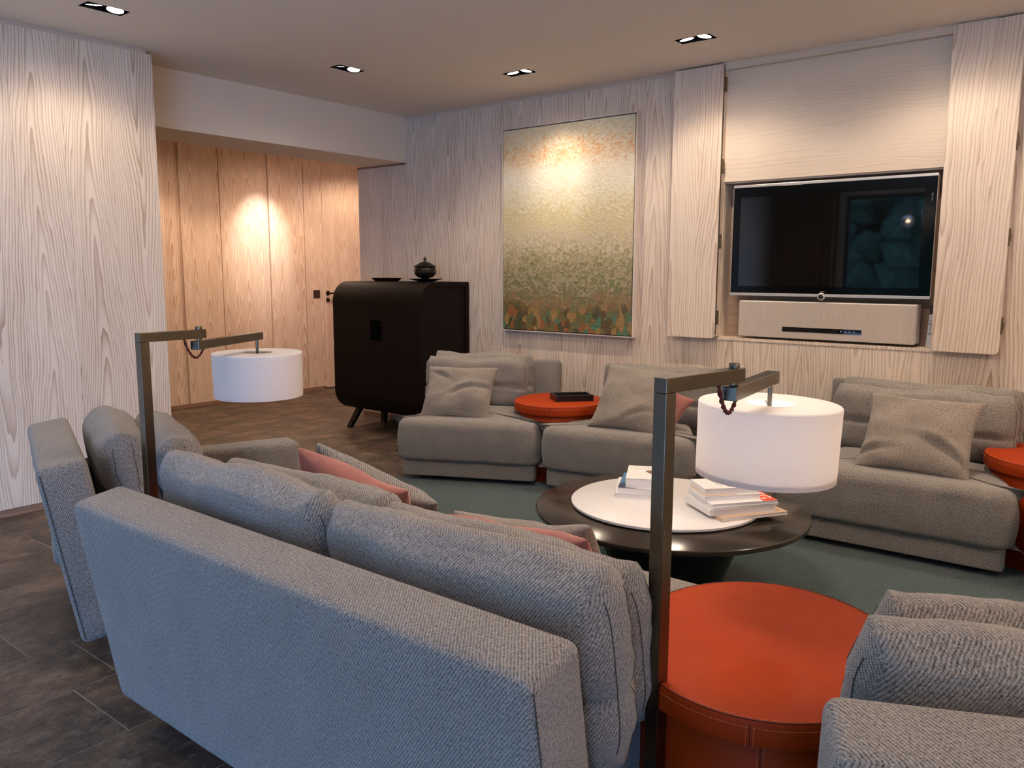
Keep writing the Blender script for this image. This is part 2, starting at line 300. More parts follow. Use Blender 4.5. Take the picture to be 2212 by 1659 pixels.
# ------------------------------------------------------------------ geometry helpers
def link(name, me, mat, parent=None, loc=None, rot=None):
    o = bpy.data.objects.new(name, me); C.objects.link(o)
    if mat is not None and not me.materials: me.materials.append(mat)
    if parent: o.parent = parent
    if loc is not None: o.location = loc
    if rot is not None: o.rotation_euler = rot
    return o
def finish(name, bm, mat, parent=None, loc=None, rot=None, smooth=False, bevel=0, segs=2, recalc=True):
    if recalc: bmesh.ops.recalc_face_normals(bm, faces=bm.faces)
    if bevel: bmesh.ops.bevel(bm, geom=list(bm.edges), offset=bevel, segments=segs, profile=.5, affect='EDGES', clamp_overlap=True)
    me = bpy.data.meshes.new(name); bm.to_mesh(me); bm.free()
    if smooth:
        for p in me.polygons: p.use_smooth = True
        if smooth != 'all':
            try: me.set_sharp_from_angle(angle=math.radians(38))
            except Exception: pass
    if mat is not None and mat.name in ('grey beige twill', 'fine grey beige weave'):
        uv = me.uv_layers.new(name='UVMap'); 
        for p in me.polygons:
            nx, ny, nz = (abs(c) for c in p.normal); nx *= 1.15
            for li in p.loop_indices:
                c = me.vertices[me.loops[li].vertex_index].co
                uv.data[li].uv = (c.y, c.z) if nx > ny and nx > nz else ((c.x, c.y) if nz > ny*(2.4 if name == 'back_cushion' else 1.25) else (c.x, c.z))
    return link(name, me, mat, parent, loc, rot)
def box(x0, x1, y0, y1, z0, z1, bm=None):
    bm = bm or bmesh.new()
    v = [bm.verts.new(p) for p in ((x0,y0,z0),(x1,y0,z0),(x1,y1,z0),(x0,y1,z0),(x0,y0,z1),(x1,y0,z1),(x1,y1,z1),(x0,y1,z1))]
    for f in ((0,3,2,1),(4,5,6,7),(0,1,5,4),(1,2,6,5),(2,3,7,6),(3,0,4,7)): bm.faces.new([v[i] for i in f])
    return bm
def bobj(name, dims, mat, parent=None, loc=None, rot=None, bevel=0, smooth=False, segs=2):
    return finish(name, box(*dims), mat, parent, loc, rot, bevel=bevel, smooth=smooth, segs=segs)
def cbox(name, cx, cy, cz, sx, sy, sz, mat, parent=None, bevel=0, rot=None):
    """box whose origin is its own centre"""
    return bobj(name, (-sx/2, sx/2, -sy/2, sy/2, -sz/2, sz/2), mat, parent, (cx, cy, cz), rot, bevel)
def lathe(prof, n=48, bm=None, ex=1.0, ey=1.0, cap=True):
    bm = bm or bmesh.new(); rings = []
    for r, z in prof:
        if r < 1e-6: rings.append([bm.verts.new((0, 0, z))])
        else: rings.append([bm.verts.new((r*ex*math.cos(2*PI*i/n), r*ey*math.sin(2*PI*i/n), z)) for i in range(n)])
    for a, b in zip(rings, rings[1:]):
        if len(a) == 1 and len(b) == 1: continue
        for i in range(n):
            j = (i+1) % n
            if len(a) == 1: bm.faces.new((a[0], b[j], b[i]))
            elif len(b) == 1: bm.faces.new((a[i], a[j], b[0]))
            else: bm.faces.new((a[i], a[j], b[j], b[i]))
    if cap:
        for rg in (rings[0], rings[-1]):
            if len(rg) > 1: bm.faces.new(rg)
    return bm
def tube(pts, r, n=8, bm=None, closed=False):
    bm = bm or bmesh.new(); pts = [Vector(p) for p in pts]; rings = []; N = len(pts)
    prev = None
    for i, p in enumerate(pts):
        if closed: d = pts[(i+1) % N] - pts[i-1]
        else: d = pts[min(i+1, N-1)] - pts[max(i-1, 0)]
        d.normalize()
        a = d.orthogonal().normalized() if prev is None else (prev - d*prev.dot(d)).normalized()
        prev = a; b = d.cross(a)
        rr = r[i] if isinstance(r, (list, tuple)) else r
        rings.append([bm.verts.new(p + a*rr*math.cos(2*PI*k/n) + b*rr*math.sin(2*PI*k/n)) for k in range(n)])
    for a, b in zip(rings, rings[1:] + ([rings[0]] if closed else [])):
        for i in range(n): bm.faces.new((a[i], a[(i+1) % n], b[(i+1) % n], b[i]))
    if not closed: bm.faces.new(rings[0]); bm.faces.new(rings[-1])
    return bm
def prism(poly, z0, z1, bm=None):
    bm = bm or bmesh.new(); a = [bm.verts.new((x, y, z0)) for x, y in poly]; b = [bm.verts.new((x, y, z1)) for x, y in poly]; n = len(poly)
    bm.faces.new(a[::-1]); bm.faces.new(b)
    for i in range(n): bm.faces.new((a[i], a[(i+1) % n], b[(i+1) % n], b[i]))
    return bm
def thing(name, label, cat, loc=(0, 0, 0), rz=0, group=None):
    o = bpy.data.objects.new(name, None); C.objects.link(o); o.location = loc; o.rotation_euler = (0, 0, rz)
    o.empty_display_size = .1; o['label'] = label; o['category'] = cat
    if group: o['group'] = group
    return o
def tag(o, label, cat, group=None):
    o['label'] = label; o['category'] = cat
    if group: o['group'] = group
    return o
def struct(o): o['kind'] = 'structure'; return o
def srot(n): return n

# ------------------------------------------------------------------ structure
# floor: grout bed with slate planks of 0.36 m running along y
X0, X1, Y0, Y1 = -8.6, 2.6, -2.7, 8.2
floor = struct(finish('floor', box(X0, X1, Y0, Y1, -.10, -.0012), M['grout']))
strips = 0; tiles = 0
tile_meshes = {}
xs0 = -2.95 - .36*13
k = 0
while True:
    xa = xs0 + .36*k
    if xa > .5: break
    rr = random.Random(100 + k); y = -1.2 + rr.random()*.8
    joints = {12: [.45, 1.02, 2.3], 13: [.10, 1.163, 2.2], 14: [.30, 1.017, 2.1]}.get(k)
    top = 7.0 if xa < -5.4 else 4.9
    ys = [y]
    while ys[-1] < top: ys.append(ys[-1] + rr.choice((.72, .9, 1.08, 1.26)))
    if joints:
        ys = sorted([v for v in ys if abs(min(joints, key=lambda q: abs(q-v)) - v) > .45 and not (joints[0] < v < joints[-1])] + joints)
    for a, b in zip(ys, ys[1:]):
        L = round(b - a - .004, 3)
        if xa > -2.3 and a > 1.6: continue
        o = cbox('tile', xa + .18, (a + b)/2, -.0065, .356, L, .013 + rr.random()*.0006, M['slate'], floor, bevel=.0012)
        tiles += 1
    k += 1

# ceiling with real openings for the downlights
def ceiling():
    holes = []
    for x, y, ax in DOWN:
        sx, sy = (.052, .105) if ax == 'y' else (.105, .052)
        holes.append((x - sx, x + sx, y - sy, y + sy))
    for hx, hy in ((-6.55, 5.0), (-6.55, 3.7), (-6.5, 6.2)): holes.append((hx - .05, hx + .05, hy - .05, hy + .05))
    xs = sorted({X0, X1} | {h[0] for h in holes} | {h[1] for h in holes}); ys = sorted({Y0, Y1} | {h[2] for h in holes} | {h[3] for h in holes})
    bm = bmesh.new(); V = {}
    def vert(x, y, z):
        if (x, y, z) not in V: V[(x, y, z)] = bm.verts.new((x, y, z))
        return V[(x, y, z)]
    for a, b in zip(xs, xs[1:]):
        for c, d in zip(ys, ys[1:]):
            if any(h[0] - 1e-5 <= a and b <= h[1] + 1e-5 and h[2] - 1e-5 <= c and d <= h[3] + 1e-5 for h in holes): continue
            bm.faces.new((vert(a, c, H), vert(a, d, H), vert(b, d, H), vert(b, c, H)))
            bm.faces.new((vert(a, c, H+.02), vert(b, c, H+.02), vert(b, d, H+.02), vert(a, d, H+.02)))
    for h in holes:
        p = [(h[0], h[2]), (h[1], h[2]), (h[1], h[3]), (h[0], h[3])]
        for i in range(4):
            q = p[i]; r = p[(i+1) % 4]
            bm.faces.new([bm.verts.new(c) for c in ((*q, H), (*r, H), (*r, H+.02), (*q, H+.02))])
    return finish('ceiling', bm, M['ceiling'], recalc=False)
struct(ceiling())

def wall_x(name, x, y0, y1, mat, th=.12, z0=0, z1=H, side=1):            # wall whose face lies at x, body away from the room
    return struct(bobj(name, (min(x, x - th*side), max(x, x - th*side), y0, y1, z0, z1), mat))
# left wall of larch boards
wl = struct(bobj('wall_left', (-4.90, -4.775, -2.7, 2.535, 0, H), M['wood_edge']))
def boards_x(parent, x, edges, z0, z1, mat, gap=.0008, th=.016, dirx=1):
    for i, (a, b) in enumerate(zip(edges, edges[1:])):
        w = b - a - gap
        o = cbox('board', x - dirx*th/2, (a + b)/2, (z0 + z1)/2, w, th, z1 - z0, mat, parent, bevel=.0006, rot=(0, 0, PI/2))
ed = [2.56 - .262*i for i in range(0, 14)][::-1]
boards_x(wl, -4.758, ed, .042, 2.572, M['wood_left'])
struct(cbox('baseboard_left', -4.768, .45, .0205, 4.22, .014, .041, M['skirting'], rot=(0, 0, PI/2)))
struct(cbox('trim_1', -4.772, .42, (2.572 + H)/2, 4.16, .006, H - 2.572, M['wood_edge'], rot=(0, 0, PI/2)))
struct(bobj('wall_left_end', (-4.90, -4.7765, 2.536, 2.56, 0, 2.572), M['wood_left']))
# beam over the opening to the hall
struct(bobj('trim_2', (-5.575, -5.078, 2.0, 4.923, 2.224, H), M['wall_paint']))
# hall: far wall with panels and a door, side walls
wh = struct(bobj('wall_hall', (-7.45, -7.31, 1.4, 8.1, 0, H), M['wood_edge']))
def hall_panel(name, a, b, x=-7.28, z0=.035, z1=H, parent=wh):
    return cbox(name, x - .012, (a + b)/2, (z0 + z1)/2, b - a, .024, z1 - z0, M['wood_hall'], parent, bevel=.001, rot=(0, 0, PI/2))
for a, b, x in ((2.2, 3.10, -7.28), (3.104, 3.60, -7.28), (3.604, 4.022, -7.28), (4.118, 4.524, -7.28), (4.532, 5.018, -7.28), (5.092, 5.522, -7.28), (5.530, 5.766, -7.28),
                (6.60, 7.3, -7.28), (7.304, 8.05, -7.28)):
    hall_panel('panel', a, b, x)
for a, b in ((4.022, 4.118), (5.018, 5.092)): hall_panel('reveal', a + .002, b - .002, -7.298)
struct(cbox('baseboard_hall', -7.289, 3.7, .017, 4.1, .016, .034, M['skirting'], rot=(0, 0, PI/2)))
d1 = struct(bpy.data.objects.new('door_1', None)); C.objects.link(d1); d1.location = (-7.28, 6.18, 0)
cbox('door_leaf', -.012, 0, 1.30, .82, .024, 2.57, M['wood_hall'], d1, bevel=.001, rot=(0, 0, PI/2))
def door_fitting():
    bm = lathe([(.0, 0), (.026, 0), (.026, .008), (.012, .010), (.010, .045)], 24)
    bmesh.ops.rotate(bm, verts=bm.verts, matrix=Matrix.Rotation(PI/2, 3, 'Y'))
    o = finish('door_handle', bm, M['bronze_dark'], d1, (0, -.362, 1.074), smooth=True)
    bm = tube([(.042, 0, 0), (.05, .015, 0), (.05, .13, 0)], .0095, 10); finish('lever', bm, M['bronze_dark'], o, smooth=True)
    bm = lathe([(.0, 0), (.024, 0), (.024, .007), (.0, .007)], 24); bmesh.ops.rotate(bm, verts=bm.verts, matrix=Matrix.Rotation(PI/2, 3, 'Y'))
    k = finish('keyhole_plate', bm, M['bronze_dark'], d1, (0, -.364, .997), smooth=True)
    bobj('keyhole', (.0065, .009, -.004, .004, -.011, .011), M['black'], k)
door_fitting()
sw = thing('light_switch', 'dark square switch plate on the hall panelling left of the door handle', 'switch', (-7.28, 5.665, 1.067))
bobj('plate', (0, .008, -.042, .042, -.042, .042), M['bronze_dark'], sw, bevel=.002)
bobj('rocker', (.008, .011, -.034, .034, -.034, .034), plain('switch rocker', srgb(60, 34, 24), .4), sw, bevel=.001)
struct(bobj('wall_hall_near', (-8.6, -4.9, 1.3, 1.4, 0, H), M['wall_paint']))
struct(bobj('wall_hall_far', (-7.4, -5.0, 8.0, 8.1, 0, H), M['wall_paint']))
# painting wall (y = 4.923)
YW = 4.923
wb = struct(bobj('wall_back', (-5.676, -2.226, YW + .017, YW + .15, 0, H), M['wood_edge']))
bobj('wall_core', (-5.676, -5.55, YW + .151, 8.0, 0, H), M['wall_paint'], wb)
def boards_y(parent, edges, z0, z1, mat, y=YW, th=.016, gap=.0008):
    for a, b in zip(edges, edges[1:]):
        cbox('board', (a + b)/2, y + th/2, (z0 + z1)/2, b - a - gap, th, z1 - z0, mat, parent, bevel=.0006)
boards_y(wb, [-5.692, -5.40, -5.08], .04, 2.21, M['wood'])
def span(a, b, w):
    n = max(1, round((b - a)/w)); return [a + (b - a)*i/n for i in range(n + 1)]
boards_y(wb, span(-5.08, -2.234, .187), .04, 2.572, M['wood'])
struct(bobj('trim_3', (-5.08, -2.226, YW + .004, YW + .017, 2.572, H), M['wood_edge']))
struct(bobj('trim_4', (-5.692, -5.08, YW - .012, YW + .017, 2.21, 2.2235), M['skirting']))
struct(bobj('baseboard_back', (-5.692, 2.4, YW + .003, YW + .016, 0, .039), M['skirting']))
wr = struct(bobj('wall_back_right', (-2.226, 2.5, 5.07, 5.2, 0, H), M['wood_edge']))
boards_y(wr, span(-2.232, -.945, .184), .04, .885, M['wood'])
boards_y(wr, [-.945, -.40, -.10, .20, .5, .8, 1.1, 1.4, 1.7, 2.0, 2.4], .04, H - .004, M['wood'])
# niche: sill, jambs, lining, panel above, fascia
bobj('sill', (-2.232, -.945, YW - .004, 5.07, .885, .903), M['wood_tv'], wr, bevel=.001)
cbox('jamb', -2.228, 5.0, 1.39, .14, .012, .975, M['wood_tv'], wr, rot=(0, 0, PI/2))
cbox('jamb', -.938, 5.0, 1.39, .14, .012, .975, M['grass'], wr, rot=(0, 0, PI/2))
bobj('lining', (-2.222, -.944, 5.055, 5.069, .903, 1.88), M['grass'], wr)
cbox('head_panel', -1.585, YW + .012, (1.88 + 2.552)/2, 1.285, .024, 2.552 - 1.88, M['wood_across'], wr, bevel=.001)
bobj('niche_head', (-2.222, -.944, YW + .024, 5.055, 1.872, 1.90), M['wood_edge'], wr)
cbox('fascia', -1.50, 4.905, (2.552 + H)/2, 1.46, .05, H - 2.552 - .001, M['wood_across'], wr, bevel=.001)
bobj('fillet', (-2.236, -2.224, 4.87, 5.06, .91, H - .002), M['wood_tv'], wr)
# rest of the shell, out of the frame: right wall, window wall behind the camera
struct(bobj('wall_right', (2.5, 2.6, -2.7, 5.2, 0, H), M['wall_paint']))
wf = struct(bobj('wall_front', (-4.775, -3.72, -2.7, -2.6, 0, H), M['wall_paint']))
bobj('wall_pier', (1.82, 2.5, -2.7, -2.6, 0, H), M['wall_paint'], wf); bobj('wall_head', (-3.72, 1.82, -2.7, -2.6, 2.42, H), M['wall_paint'], wf)
win = struct(bpy.data.objects.new('window_1', None)); C.objects.link(win); win.location = (0, -2.65, 0)
for i, x in enumerate((-3.69, -1.86, -.03, 1.79)): bobj('mullion', (x - .03, x + .03, -.03, .03, .06, 2.36), M['window_frame'], win)
bobj('window_frame', (-3.72, 1.82, -.03, .03, 2.36, 2.42), M['window_frame'], win); bobj('window_frame', (-3.72, 1.82, -.03, .03, 0, .06), M['window_frame'], win)
def curtain():
    bm = bmesh.new(); n = 150; a = []
    for i in range(n + 1):
        s = i/n; x = -4.72 + s*.95; y = -2.44 + .035*math.sin(s*PI*22) + .01*math.sin(s*37)
        a.append((bm.verts.new((x, y, .02)), bm.verts.new((x, y, 2.56))))
    for p, q in zip(a, a[1:]): bm.faces.new((p[0], q[0], q[1], p[1]))
    return tag(finish('curtain', bm, M['curtain'], smooth='all', recalc=False), 'brown floor-length curtain seen in the television glass beside the garden window', 'curtain')
curtain()
def garden():
    rr = random.Random(3); bm = bmesh.new()
    for i in range(520):
        x = rr.uniform(-9, 5); z = rr.uniform(.1, 4.8); y = rr.uniform(-10.6, -9.4); r = rr.uniform(.18, .6)
        if i > 420: z = rr.uniform(.1, 6.5); y = -12.2; r = rr.uniform(.9, 1.4)
        g = bmesh.new(); bmesh.ops.create_icosphere(g, subdivisions=1, radius=r)
        for v in g.verts: v.co += v.co.normalized()*noise.noise(v.co*2.2 + Vector((i, 0, 0)))*.5*r; v.co += Vector((x, y, z))
        me = bpy.data.meshes.new('t'); g.to_mesh(me); g.free(); bm.from_mesh(me); bpy.data.meshes.remove(me)
    o = finish('hedge', bm, M['leaf'], recalc=False); o['kind'] = 'stuff'
    tag(o, 'dark green garden trees seen only as a reflection in the television', 'foliage')
garden()
struct(bobj('ground_outside', (-16, 12, -16, -2.72, -.12, -.06), M['bounce_ground']))  # unseen ground, made pale to bounce daylight up to the ceiling

# ------------------------------------------------------------------ downlights
def downlight(i, x, y, ax, label):
    t = thing('recessed_downlight', label, 'ceiling light', (x, y, H), 0 if ax == 'x' else PI/2, 'recessed double downlights')
    sx, sy = .104, .0515
    bm = bmesh.new(); P = [(-sx, -sy), (sx, -sy), (sx, sy), (-sx, sy)]
    a = [bm.verts.new((*p, .0)) for p in P]; b = [bm.verts.new((*p, .10)) for p in P]; bm.faces.new(b)
    for j in range(4): bm.faces.new((a[j], a[(j+1) % 4], b[(j+1) % 4], b[j]))
    finish('housing', bm, M['pit'], t, recalc=False)
    for s, tilt in ((-1, (.35, -.3)), (1, (-.2, .35))):
        g = finish('gimbal_ring', lathe([(.047, 0), (.041, 0), (.041, .012), (.047, .012), (.047, 0)], 28, cap=False), M['pit'], t, (s*.052, 0, .004), (tilt[0]*.4, tilt[1]*.4, 0), smooth=True)
        finish('lamp_face', lathe([(0, .008), (.020, .007), (.039, .003), (.039, .012), (0, .014)], 28), M['bulb_on'], g, smooth=True)
labels = ['recessed double downlight at top left above the pale larch wall', 'recessed double downlight in front of the white beam', 'recessed double downlight above the painting',
          'recessed double downlight above the folded cupboard door left of the television', 'recessed double downlight at the near end of the larch wall, out of frame',
          'recessed double downlight above the right cupboard door, out of frame', 'recessed double downlight at the far right end of the ceiling, out of frame', 'recessed double downlight nearest the curtain, out of frame']
for i, ((x, y, ax), lb) in enumerate(zip(DOWN, labels)): downlight(i, x, y, ax, lb)
for hx, hy, lb in ((-6.55, 5.0, 'small square downlight in the middle of the hall ceiling'), (-6.55, 3.7, 'small square downlight at the near end of the hall ceiling'), (-6.5, 6.2, 'small square downlight by the hall door')):
    t = thing('hall_downlight', lb, 'ceiling light', (hx, hy, H), 0, 'hall downlights')
    finish('housing', lathe([(.045, 0), (.045, .05), (0, .05)], 24, cap=False), M['black'], t, smooth=True)
    finish('lamp_face', lathe([(0, .01), (.034, .01), (.034, .016), (0, .016)], 24), M['bulb_on'], t, smooth=True)

# ------------------------------------------------------------------ cupboard doors either side of the television
def folding_door(x0, x1, label, hinge_zs, hinge_x, hinge_face):
    zb, zt = .897, 2.585
    t = thing('folding_door', label, 'cupboard door', ((x0 + x1)/2, YW, 0), 0, 'folded cupboard doors beside the television')
    w = x1 - x0
    poly = []
    r = .022
    pts = [(-w/2, zb), (w/2 - r, zb)] + [(w/2 - r + r*math.sin(a*PI/12), zb + r - r*math.cos(a*PI/12)) for a in range(1, 7)] + [(w/2, zt), (-w/2, zt)]
    zc = (zb + zt)/2
    bm = prism([(x, z - zc) for x, z in pts], 0, .022); bmesh.ops.rotate(bm, verts=bm.verts, matrix=Matrix.Rotation(PI/2, 3, 'X'))
    finish('front_leaf', bm, M['wood_tv'], t, (0, -.040, zc))
    cbox('rear_leaf', .004, -.019, zc, w - .012, .022, zt - zb - .03, M['wood_tv'], t)
    for z in hinge_zs:
        hb = box(-.003, .003, -.0165, -.0045, -.045, .045); box(-.003, .003, .0045, .0165, -.045, .045, hb)
        bm = finish('hinge', hb, M['brass'], t, (w/2 + .003, -.032, z), bevel=.002)
        finish('hinge_pin', lathe([(0, -.02), (.0055, -.02), (.0055, .02), (0, .02)], 12), M['brass'], bm, (.003, 0, 0), smooth=True)
folding_door(-2.558, -2.224, 'tall narrow larch cupboard door folded open left of the television', (2.467, 1.975, 1.512, 1.03), 0, 0)
folding_door(-.963, -.642, 'tall larch cupboard door folded open right of the television', (2.467, 1.98, 1.50, 1.045), 0, 0)

# ------------------------------------------------------------------ television, soundbar, remote
def text(name, s, size, mat, parent, loc, rot, ext=.0004, width=None, font_scale=1.0, align='CENTER', shear=0):
    cu = bpy.data.curves.new(name, 'FONT'); cu.body = s; cu.size = size; cu.extrude = ext; cu.align_x = align; cu.align_y = 'CENTER'; cu.shear = shear
    cu.resolution_u = 3
    tmp = bpy.data.objects.new(name, cu); C.objects.link(tmp)
    dg = bpy.context.evaluated_depsgraph_get(); me = bpy.data.meshes.new_from_object(tmp.evaluated_get(dg))
    bpy.data.objects.remove(tmp); bpy.data.curves.remove(cu); me.materials.clear()
    if width:
        xs = [v.co.x for v in me.vertices]; k = width/(max(xs) - min(xs))
        for v in me.vertices: v.co.x *= k
    return link(name, me, mat, parent, loc, rot)
tv = thing('television', 'large black flat television with silver edge in the larch niche', 'television', (-1.577, 4.93, 1.516))
bobj('cabinet', (-.578, .578, .006, .05, -.333, .333), M['black'], tv, bevel=.004)
bobj('bezel', (-.578, .578, 0, .006, -.325, .322), M['bezel'], tv, bevel=.001)
bobj('screen', (-.530, .515, -.0012, .0, -.283, .262), M['glass_tv'], tv)
bobj('top_trim', (-.580, .580, -.001, .03, .322, .338), M['silver'], tv, bevel=.002); bobj('bottom_trim', (-.580, .580, -.003, .03, -.343, -.325), M['silver'], tv, bevel=.002)
bobj('side_trim', (.578, .5805, .002, .04, -.33, .335), M['wood_edge'], tv)
bobj('side_trim', (-.5805, -.578, .002, .04, -.33, .335), M['silver'], tv)
bm = lathe([(.0, .004), (.0135, .004), (.0145, .0), (.0225, .004), (.024, .014), (.022, .022), (0, .022)], 40); bmesh.ops.rotate(bm, verts=bm.verts, matrix=Matrix.Rotation(-PI/2, 3, 'X'))
ey = finish('control_ring', bm, M['silver'], tv, (-.004, -.022, -.340), smooth=True)
bm = lathe([(0, -.001), (.009, -.0005), (.0135, .003), (.0135, .006), (0, .006)], 32); bmesh.ops.rotate(bm, verts=bm.verts, matrix=Matrix.Rotation(-PI/2, 3, 'X')); finish('control_button', bm, M['black'], ey, smooth=True)
text('lettering', 'LOEWE', .009, M['grey_ink'], tv, (-.004, -.0006, -.311), (PI/2, 0, 0), width=.026)
text('lettering', 'FULL HD+', .010, M['grey_ink'], tv, (.556, -.0006, .21), (PI/2, PI/2, 0), width=.045)
for a in (-.3, .3): bobj('bracket', (a - .03, a + .03, .05, .1245, -.15, .15), M['black'], tv)
sp = thing('soundbar', 'long beige cloth speaker box mounted under the television', 'speaker', (-1.575, 4.93, 1.030))
bobj('cloth_front', (-.516, .516, -.006, .006, -.112, .108), M['speaker'], sp, bevel=.003); bobj('case', (-.518, .518, .006, .10, -.108, .112), M['white_cover'], sp, bevel=.003)
bobj('mount', (-.4, .4, .10, .1245, -.05, .05), M['black'], sp)
bobj('display', (-.233, .232, -.0075, -.006, -.070, -.042), M['glass_tv'], sp)
for i in range(5):
    bm = lathe([(0, 0), (.0042, 0), (.0042, .001), (0, .001)], 16); bmesh.ops.rotate(bm, verts=bm.verts, matrix=Matrix.Rotation(PI/2, 3, 'X'))
    finish('button', bm, M['silver'] if i < 4 else M['pewter'], sp, (.118 + i*.0243, -.0075, -.056))
rm = thing('remote_control', 'slim silver remote with black top leaning in the right corner of the television niche', 'remote control', (-.982, 4.955, .904))
rm.rotation_euler = (-.06, .045, 0)
bobj('body', (-.026, .026, -.006, .008, .0, .185), M['silver'], rm, bevel=.003); bobj('black_head', (-.026, .026, -.006, .008, .1855, .236), M['black'], rm, bevel=.003)
for i, (bx, bz) in enumerate([(-.014, .175), (0, .175), (.014, .175), (-.014, .163), (0, .163), (-.014, .15), (0, .15), (-.016, .135), (-.004, .135), (.010, .135), (-.016, .127), (-.004, .127), (.01, .127), (-.015, .082), (-.003, .082), (-.015, .074), (-.003, .074)]):
    bobj('key', (bx - .004, bx + .004, -.0075, -.006, bz - .0022, bz + .0022), M['pewter'] if i % 3 else M['grey_ink'], rm)
bm = lathe([(.012, 0), (.0165, 0), (.0165, .0015), (.012, .0015)], 28, cap=False); bmesh.ops.rotate(bm, verts=bm.verts, matrix=Matrix.Rotation(PI/2, 3, 'X')); finish('navigation_ring', bm, M['grey_ink'], rm, (0, -.006, .106))

# ------------------------------------------------------------------ painting
pa = thing('painting', 'large abstract oil painting fading from green and rust to cream, thin pale frame', 'painting', (-3.415, YW, 1.622))
PW, PH = .585, .755
bobj('canvas', (-PW + .012, PW - .020, -.038, -.006, -PH + .013, PH - .013), M['painting'], pa)
for nm, d in (('frame_side', (-PW, -PW + .006, -.046, 0, -PH, PH)), ('frame_side', (PW - .009, PW, -.046, 0, -PH, PH)), ('frame_rail', (-PW + .006, PW - .006, -.046, 0, PH - .006, PH)), ('frame_rail', (-PW + .006, PW - .006, -.046, 0, -PH, -PH + .006))):
    bobj(nm, d, M['pale_frame'], pa)
bobj('backing', (-PW + .006, PW - .006, -.008, -.001, -PH + .006, PH - .006), M['black'], pa)

# ------------------------------------------------------------------ dark cabinet with things on it
def cabinet():
    x0, x1, yf, yb, zb, zt = -5.388, -4.363, 4.355, 4.905, .165, 1.235
    t = thing('cabinet', 'dark stained oak cabinet with rounded front edges on splayed legs beside the painting', 'cabinet', ((x0 + x1)/2, 0, 0))
    hw = (x1 - x0)/2; r = .165
    def prof(off=0, y_back=yb):
        a = [(y_back, zb + off), (yf + r, zb + off)]
        rr = r - off
        a = [(y_back, zb + off)]
        for i in range(0, 13): th = -PI/2 - i*PI/24; a.append((yf + r + rr*math.cos(th), zb + r + rr*math.sin(th)))
        for i in range(0, 13): th = PI - i*PI/24; a.append((yf + r + rr*math.cos(th), zt - r + rr*math.sin(th)))
        a.append((y_back, zt - off)); return a
    def extr(name, p, xa, xb, mat, smooth=True):
        bm = bmesh.new(); A = [bm.verts.new((xa, y, z)) for y, z in p]; B = [bm.verts.new((xb, y, z)) for y, z in p]; n = len(p)
        bm.faces.new(A); bm.faces.new(B[::-1])
        for i in range(n): bm.faces.new((A[i], B[i], B[(i+1) % n], A[(i+1) % n]))
        return finish(name, bm, mat, t, smooth=smooth)
    extr('body', prof(.022), -hw + .03, hw - .012, M['wenge_side'])
    def rim(name, xa, xb):
        po, pi_ = prof(0), prof(.034, yb - .034); bm = bmesh.new()
        L = [[bm.verts.new((x, y, z)) for y, z in p] for x in (xa, xb) for p in (po, pi_)]; n = len(po)
        for i in range(n):
            j = (i+1) % n
            bm.faces.new((L[0][i], L[0][j], L[1][j], L[1][i])); bm.faces.new((L[2][i], L[2][j], L[3][j], L[3][i]))
            bm.faces.new((L[0][i], L[0][j], L[2][j], L[2][i])); bm.faces.new((L[1][i], L[1][j], L[3][j], L[3][i]))
        finish(name, bm, M['wenge'], t, smooth=True)
    rim('side_frame', hw - .034, hw); rim('side_frame', -hw, -hw + .034)
    def skin(name, xa, xb):
        po = prof(0)[1:-1]; po = [(yf + r + .16, zb)] + po + [(yb - .002, zt)]; pin = [(y + (0 if i in (0, len(po)-1) else 0), z) for i, (y, z) in enumerate(prof(.02)[1:-1])]
        pin = [(yf + r + .16, zb + .02)] + pin + [(yb - .002, zt - .02)]
        bm = bmesh.new(); n = len(po)
        L = [[bm.verts.new((x, y, z)) for y, z in p] for x in (xa, xb) for p in (po, pin)]
        for i in range(n - 1):
            bm.faces.new((L[0][i], L[0][i+1], L[2][i+1], L[2][i])); bm.faces.new((L[1][i], L[1][i+1], L[3][i+1], L[3][i]))
            bm.faces.new((L[0][i], L[0][i+1], L[1][i+1], L[1][i])); bm.faces.new((L[2][i], L[2][i+1], L[3][i+1], L[3][i]))
        for i in (0, n-1): bm.faces.new((L[0][i], L[1][i], L[3][i], L[2][i]))
        return finish(name, bm, M['wenge'], t, smooth=True)
    ds = [skin('door', -hw + .0345, -.0015), skin('door', .0015, hw - .0345)]
    for s, d in zip((-1, 1), ds):
        xx = s*.0315 + .012
        hd = bobj('handle', (-.030, .030, yf - .006, yf + .004, .773, .930), M['pit'], d, (xx, 0, 0), bevel=.002)
    for sx in (-1, 1):
        for yy, dy in ((yf + .16, -.07), (yb - .12, .05)):
            bm = bmesh.new(); X = sx*(hw - .14); ex = sx*.07
            A = [bm.verts.new((X + a*.028, yy + b*.022, zb + .02)) for a, b in ((-1,-1),(1,-1),(1,1),(-1,1))]
            B = [bm.verts.new((X + ex + a*.022, yy + dy + b*.018, 0)) for a, b in ((-1,-1),(1,-1),(1,1),(-1,1))]
            bm.faces.new(A); bm.faces.new(B[::-1])
            for i in range(4): bm.faces.new((A[i], A[(i+1) % 4], B[(i+1) % 4], B[i]))
            finish('leg', bm, M['black'], t)
cabinet()
ur = thing('lidded_urn', 'small dark pewter urn with pointed lid standing on a dish on the dark cabinet', 'urn', (-4.571, 4.62, 1.2595))
finish('bowl', lathe([(0, .002), (.034, 0), (.036, .006), (.026, .014), (.03, .022), (.056, .034), (.07, .055), (.074, .078), (.070, .097), (.066, .108), (0, .108)], 40), M['pewter'], ur, smooth=True)
ld = finish('lid', lathe([(0, .110), (.073, .108), (.077, .112), (.070, .118), (.046, .134), (.026, .146), (.012, .152), (0, .153)], 40), M['pewter'], ur, smooth=True)
